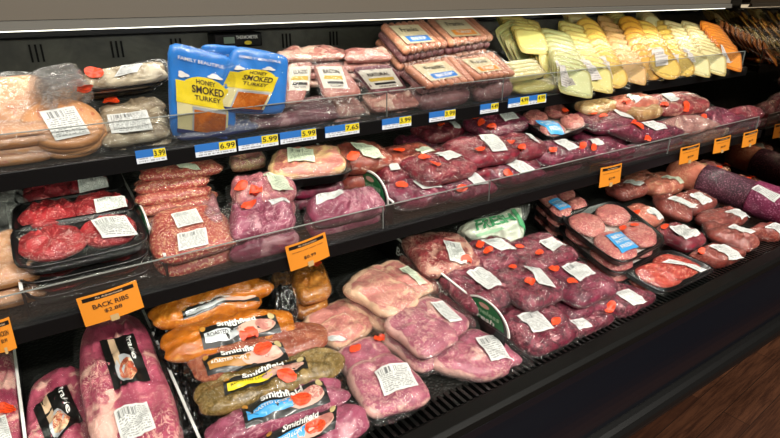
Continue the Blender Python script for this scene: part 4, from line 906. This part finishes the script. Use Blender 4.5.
def card(c, words, label, y=None):
    y = y or SURF['mid'][0]-.018
    TL, TR, BL = on_y(c[0], c[1], y+.0), on_y(c[2], c[3], y), on_y(c[4], c[5], y-.004)
    ux = TR-TL; W = ux.length; ux.normalize(); dn = BL-TL; H = dn.length; n = ux.cross(-dn).normalized(); up = n.cross(ux)
    M = Matrix.Identity(4)
    for i in range(3): M[i][0] = ux[i]; M[i][1] = -n[i]; M[i][2] = up[i]
    M.translation = TL-up*H
    r = empty('promotion_card', M, label, 'price card', 'orange promotion cards')
    b = MB(); N = 8
    for s in (0, .0012): b.v += [Vector((W*i/N, s+.004*math.sin(i/N*math.pi)*-1, z)) for z in (0, H) for i in range(N+1)]
    b.uv = [(0, 0)]*len(b.v); q = 2*(N+1)
    for i in range(N): b.f += [(i, i+1, N+2+i, N+1+i), (q+i+1, q+i, q+N+1+i, q+N+2+i), (N+1+i, N+2+i, q+N+2+i, q+N+1+i), (i+1, i, q+i, q+i+1)]
    b.f += [(0, N+1, q+N+1, q), (N, q+N, q+N+N+1, N+N+1)]
    b.build('card', M_or, r)
    yy = lambda x: -.004*math.sin(x*math.pi)-.0006
    V = []; F = []
    for i in range(9):
        x = .07+.86*i/8; V += [(W*x, yy(x), H*.80), (W*x, yy(x), H*.93)]
    F = [(2*i, 2*i+2, 2*i+3, 2*i+1) for i in range(8)]; MB().add(V, F).build('black_bar', M_blackp, r)
    def tx(s, x0, x1, z0, z1, m, off=0):
        vs, fs = text_mesh(s, .015); MB().add([(W*(x0+(x1-x0)*a), yy(x0+(x1-x0)*a)-.0004-off, H*(z0+(z1-z0)*c)) for a, c in vs], fs).build('lettering', m, r)
    tx('As Advertised', .27, .73, .835, .90, M_beige, .0004)
    if words[0]: tx(words[0], .2, .80, .50, .66, M_ink)
    else: tx('boneless pork center chops', .12, .88, .63, .68, M_ink)
    tx(words[1], .36, .66, .28, .42, M_ink)
    MB().add([(W*.42, yy(.5)-.0005, -H*.06), (W*.56, yy(.5)-.0005, -H*.06), (W*.56, yy(.5)-.0005, H*.15), (W*.42, yy(.5)-.0005, H*.15)], [(0,1,2,3)]).build('clear_clip', plain('clip_plastic', 'b89c70', .3), r)
card((76,299,136,280,86,327), ('BACK RIBS', '$2.88'), 'orange card reading BACK RIBS $2.88 on the middle shelf rail')
card((285,247,325,232,292,271), ('', '$0.99'), 'orange card reading $0.99 on the middle shelf rail')
card((-12,322,9,317,-6,354), ('CHICKEN', '$0.99'), 'orange card cut by the left photo edge')
card((601,168,622,163,598,188), ('', '$3.99'), 'small orange card, leftmost of four at the right')
card((681,148,700,143,678,165), ('', '$4.99'), 'small orange card, second of four at the right')
card((715,139,731,135,711,154), ('', '$4.99'), 'small orange card, third of four at the right')
card((744,133,758,129,740,148), ('', '$5.99'), 'small orange card nearest the mirrored end')

# ================================================================== light
def area(name, loc, size, power, aim, col=(1, 1, 1), shape='RECTANGLE'):
    l = bpy.data.lights.new(name, 'AREA'); l.shape = shape; l.size, l.size_y = size; l.energy = power; l.color = col
    o = bpy.data.objects.new(name, l); COL.objects.link(o); o.location = loc
    d = (Vector(aim)-Vector(loc)).normalized(); q = d.to_track_quat('-Z', 'Y')
    o.rotation_euler = q.to_euler(); return o
def led(name, loc, length, power, aim_dy, aim_dz, col):
    l = bpy.data.lights.new(name, 'AREA'); l.shape = 'RECTANGLE'; l.size, l.size_y = length, .03; l.energy = power; l.color = col
    o = bpy.data.objects.new(name, l); COL.objects.link(o)
    z = -Vector((0, aim_dy, aim_dz)).normalized(); x = Vector((1, 0, 0)); y = z.cross(x)
    m = Matrix.Identity(4)
    for i in range(3): m[i][0] = x[i]; m[i][1] = y[i]; m[i][2] = z[i]
    m.translation = loc; o.matrix_world = m; return o
UL = 1.6
led('header_led', (.62, 1.17, CH-.068), 3.3, 2.7, .6, -1, (1., .98, .88))
for s_ in ('top', 'mid'):
    led('shelf_led', (.62, SURF[s_][0]+.02, SURF[s_][1]-.026), 3.3, UL, .9, -1, (.95, 1., .84))
for i, (x, y) in enumerate(((-.6, -.2), (.9, -.2), (2.4, -.2), (-.6, -2.1), (.9, -2.1), (2.4, -2.1))):
    l = bpy.data.lights.new('ceiling_lamp', 'AREA'); l.shape = 'RECTANGLE'; l.size, l.size_y = 1.1, .25; l.energy = 20 if y > -1 else 100; l.color = (1., .95, .86)
    o = bpy.data.objects.new('ceiling_lamp', l); COL.objects.link(o); o.location = (x, y, 3.5)
wd = bpy.data.worlds.new('world'); scene.world = wd; wd.use_nodes = True
wd.node_tree.nodes['Background'].inputs[0].default_value = (.5, .45, .4, 1); wd.node_tree.nodes['Background'].inputs[1].default_value = .08
scene.view_settings.view_transform = 'Standard'; scene.view_settings.look = 'None'; scene.view_settings.exposure = .3; scene.view_settings.gamma = 1
scene.view_settings.use_curve_mapping = False
scene.cycles.transparent_max_bounces = 24
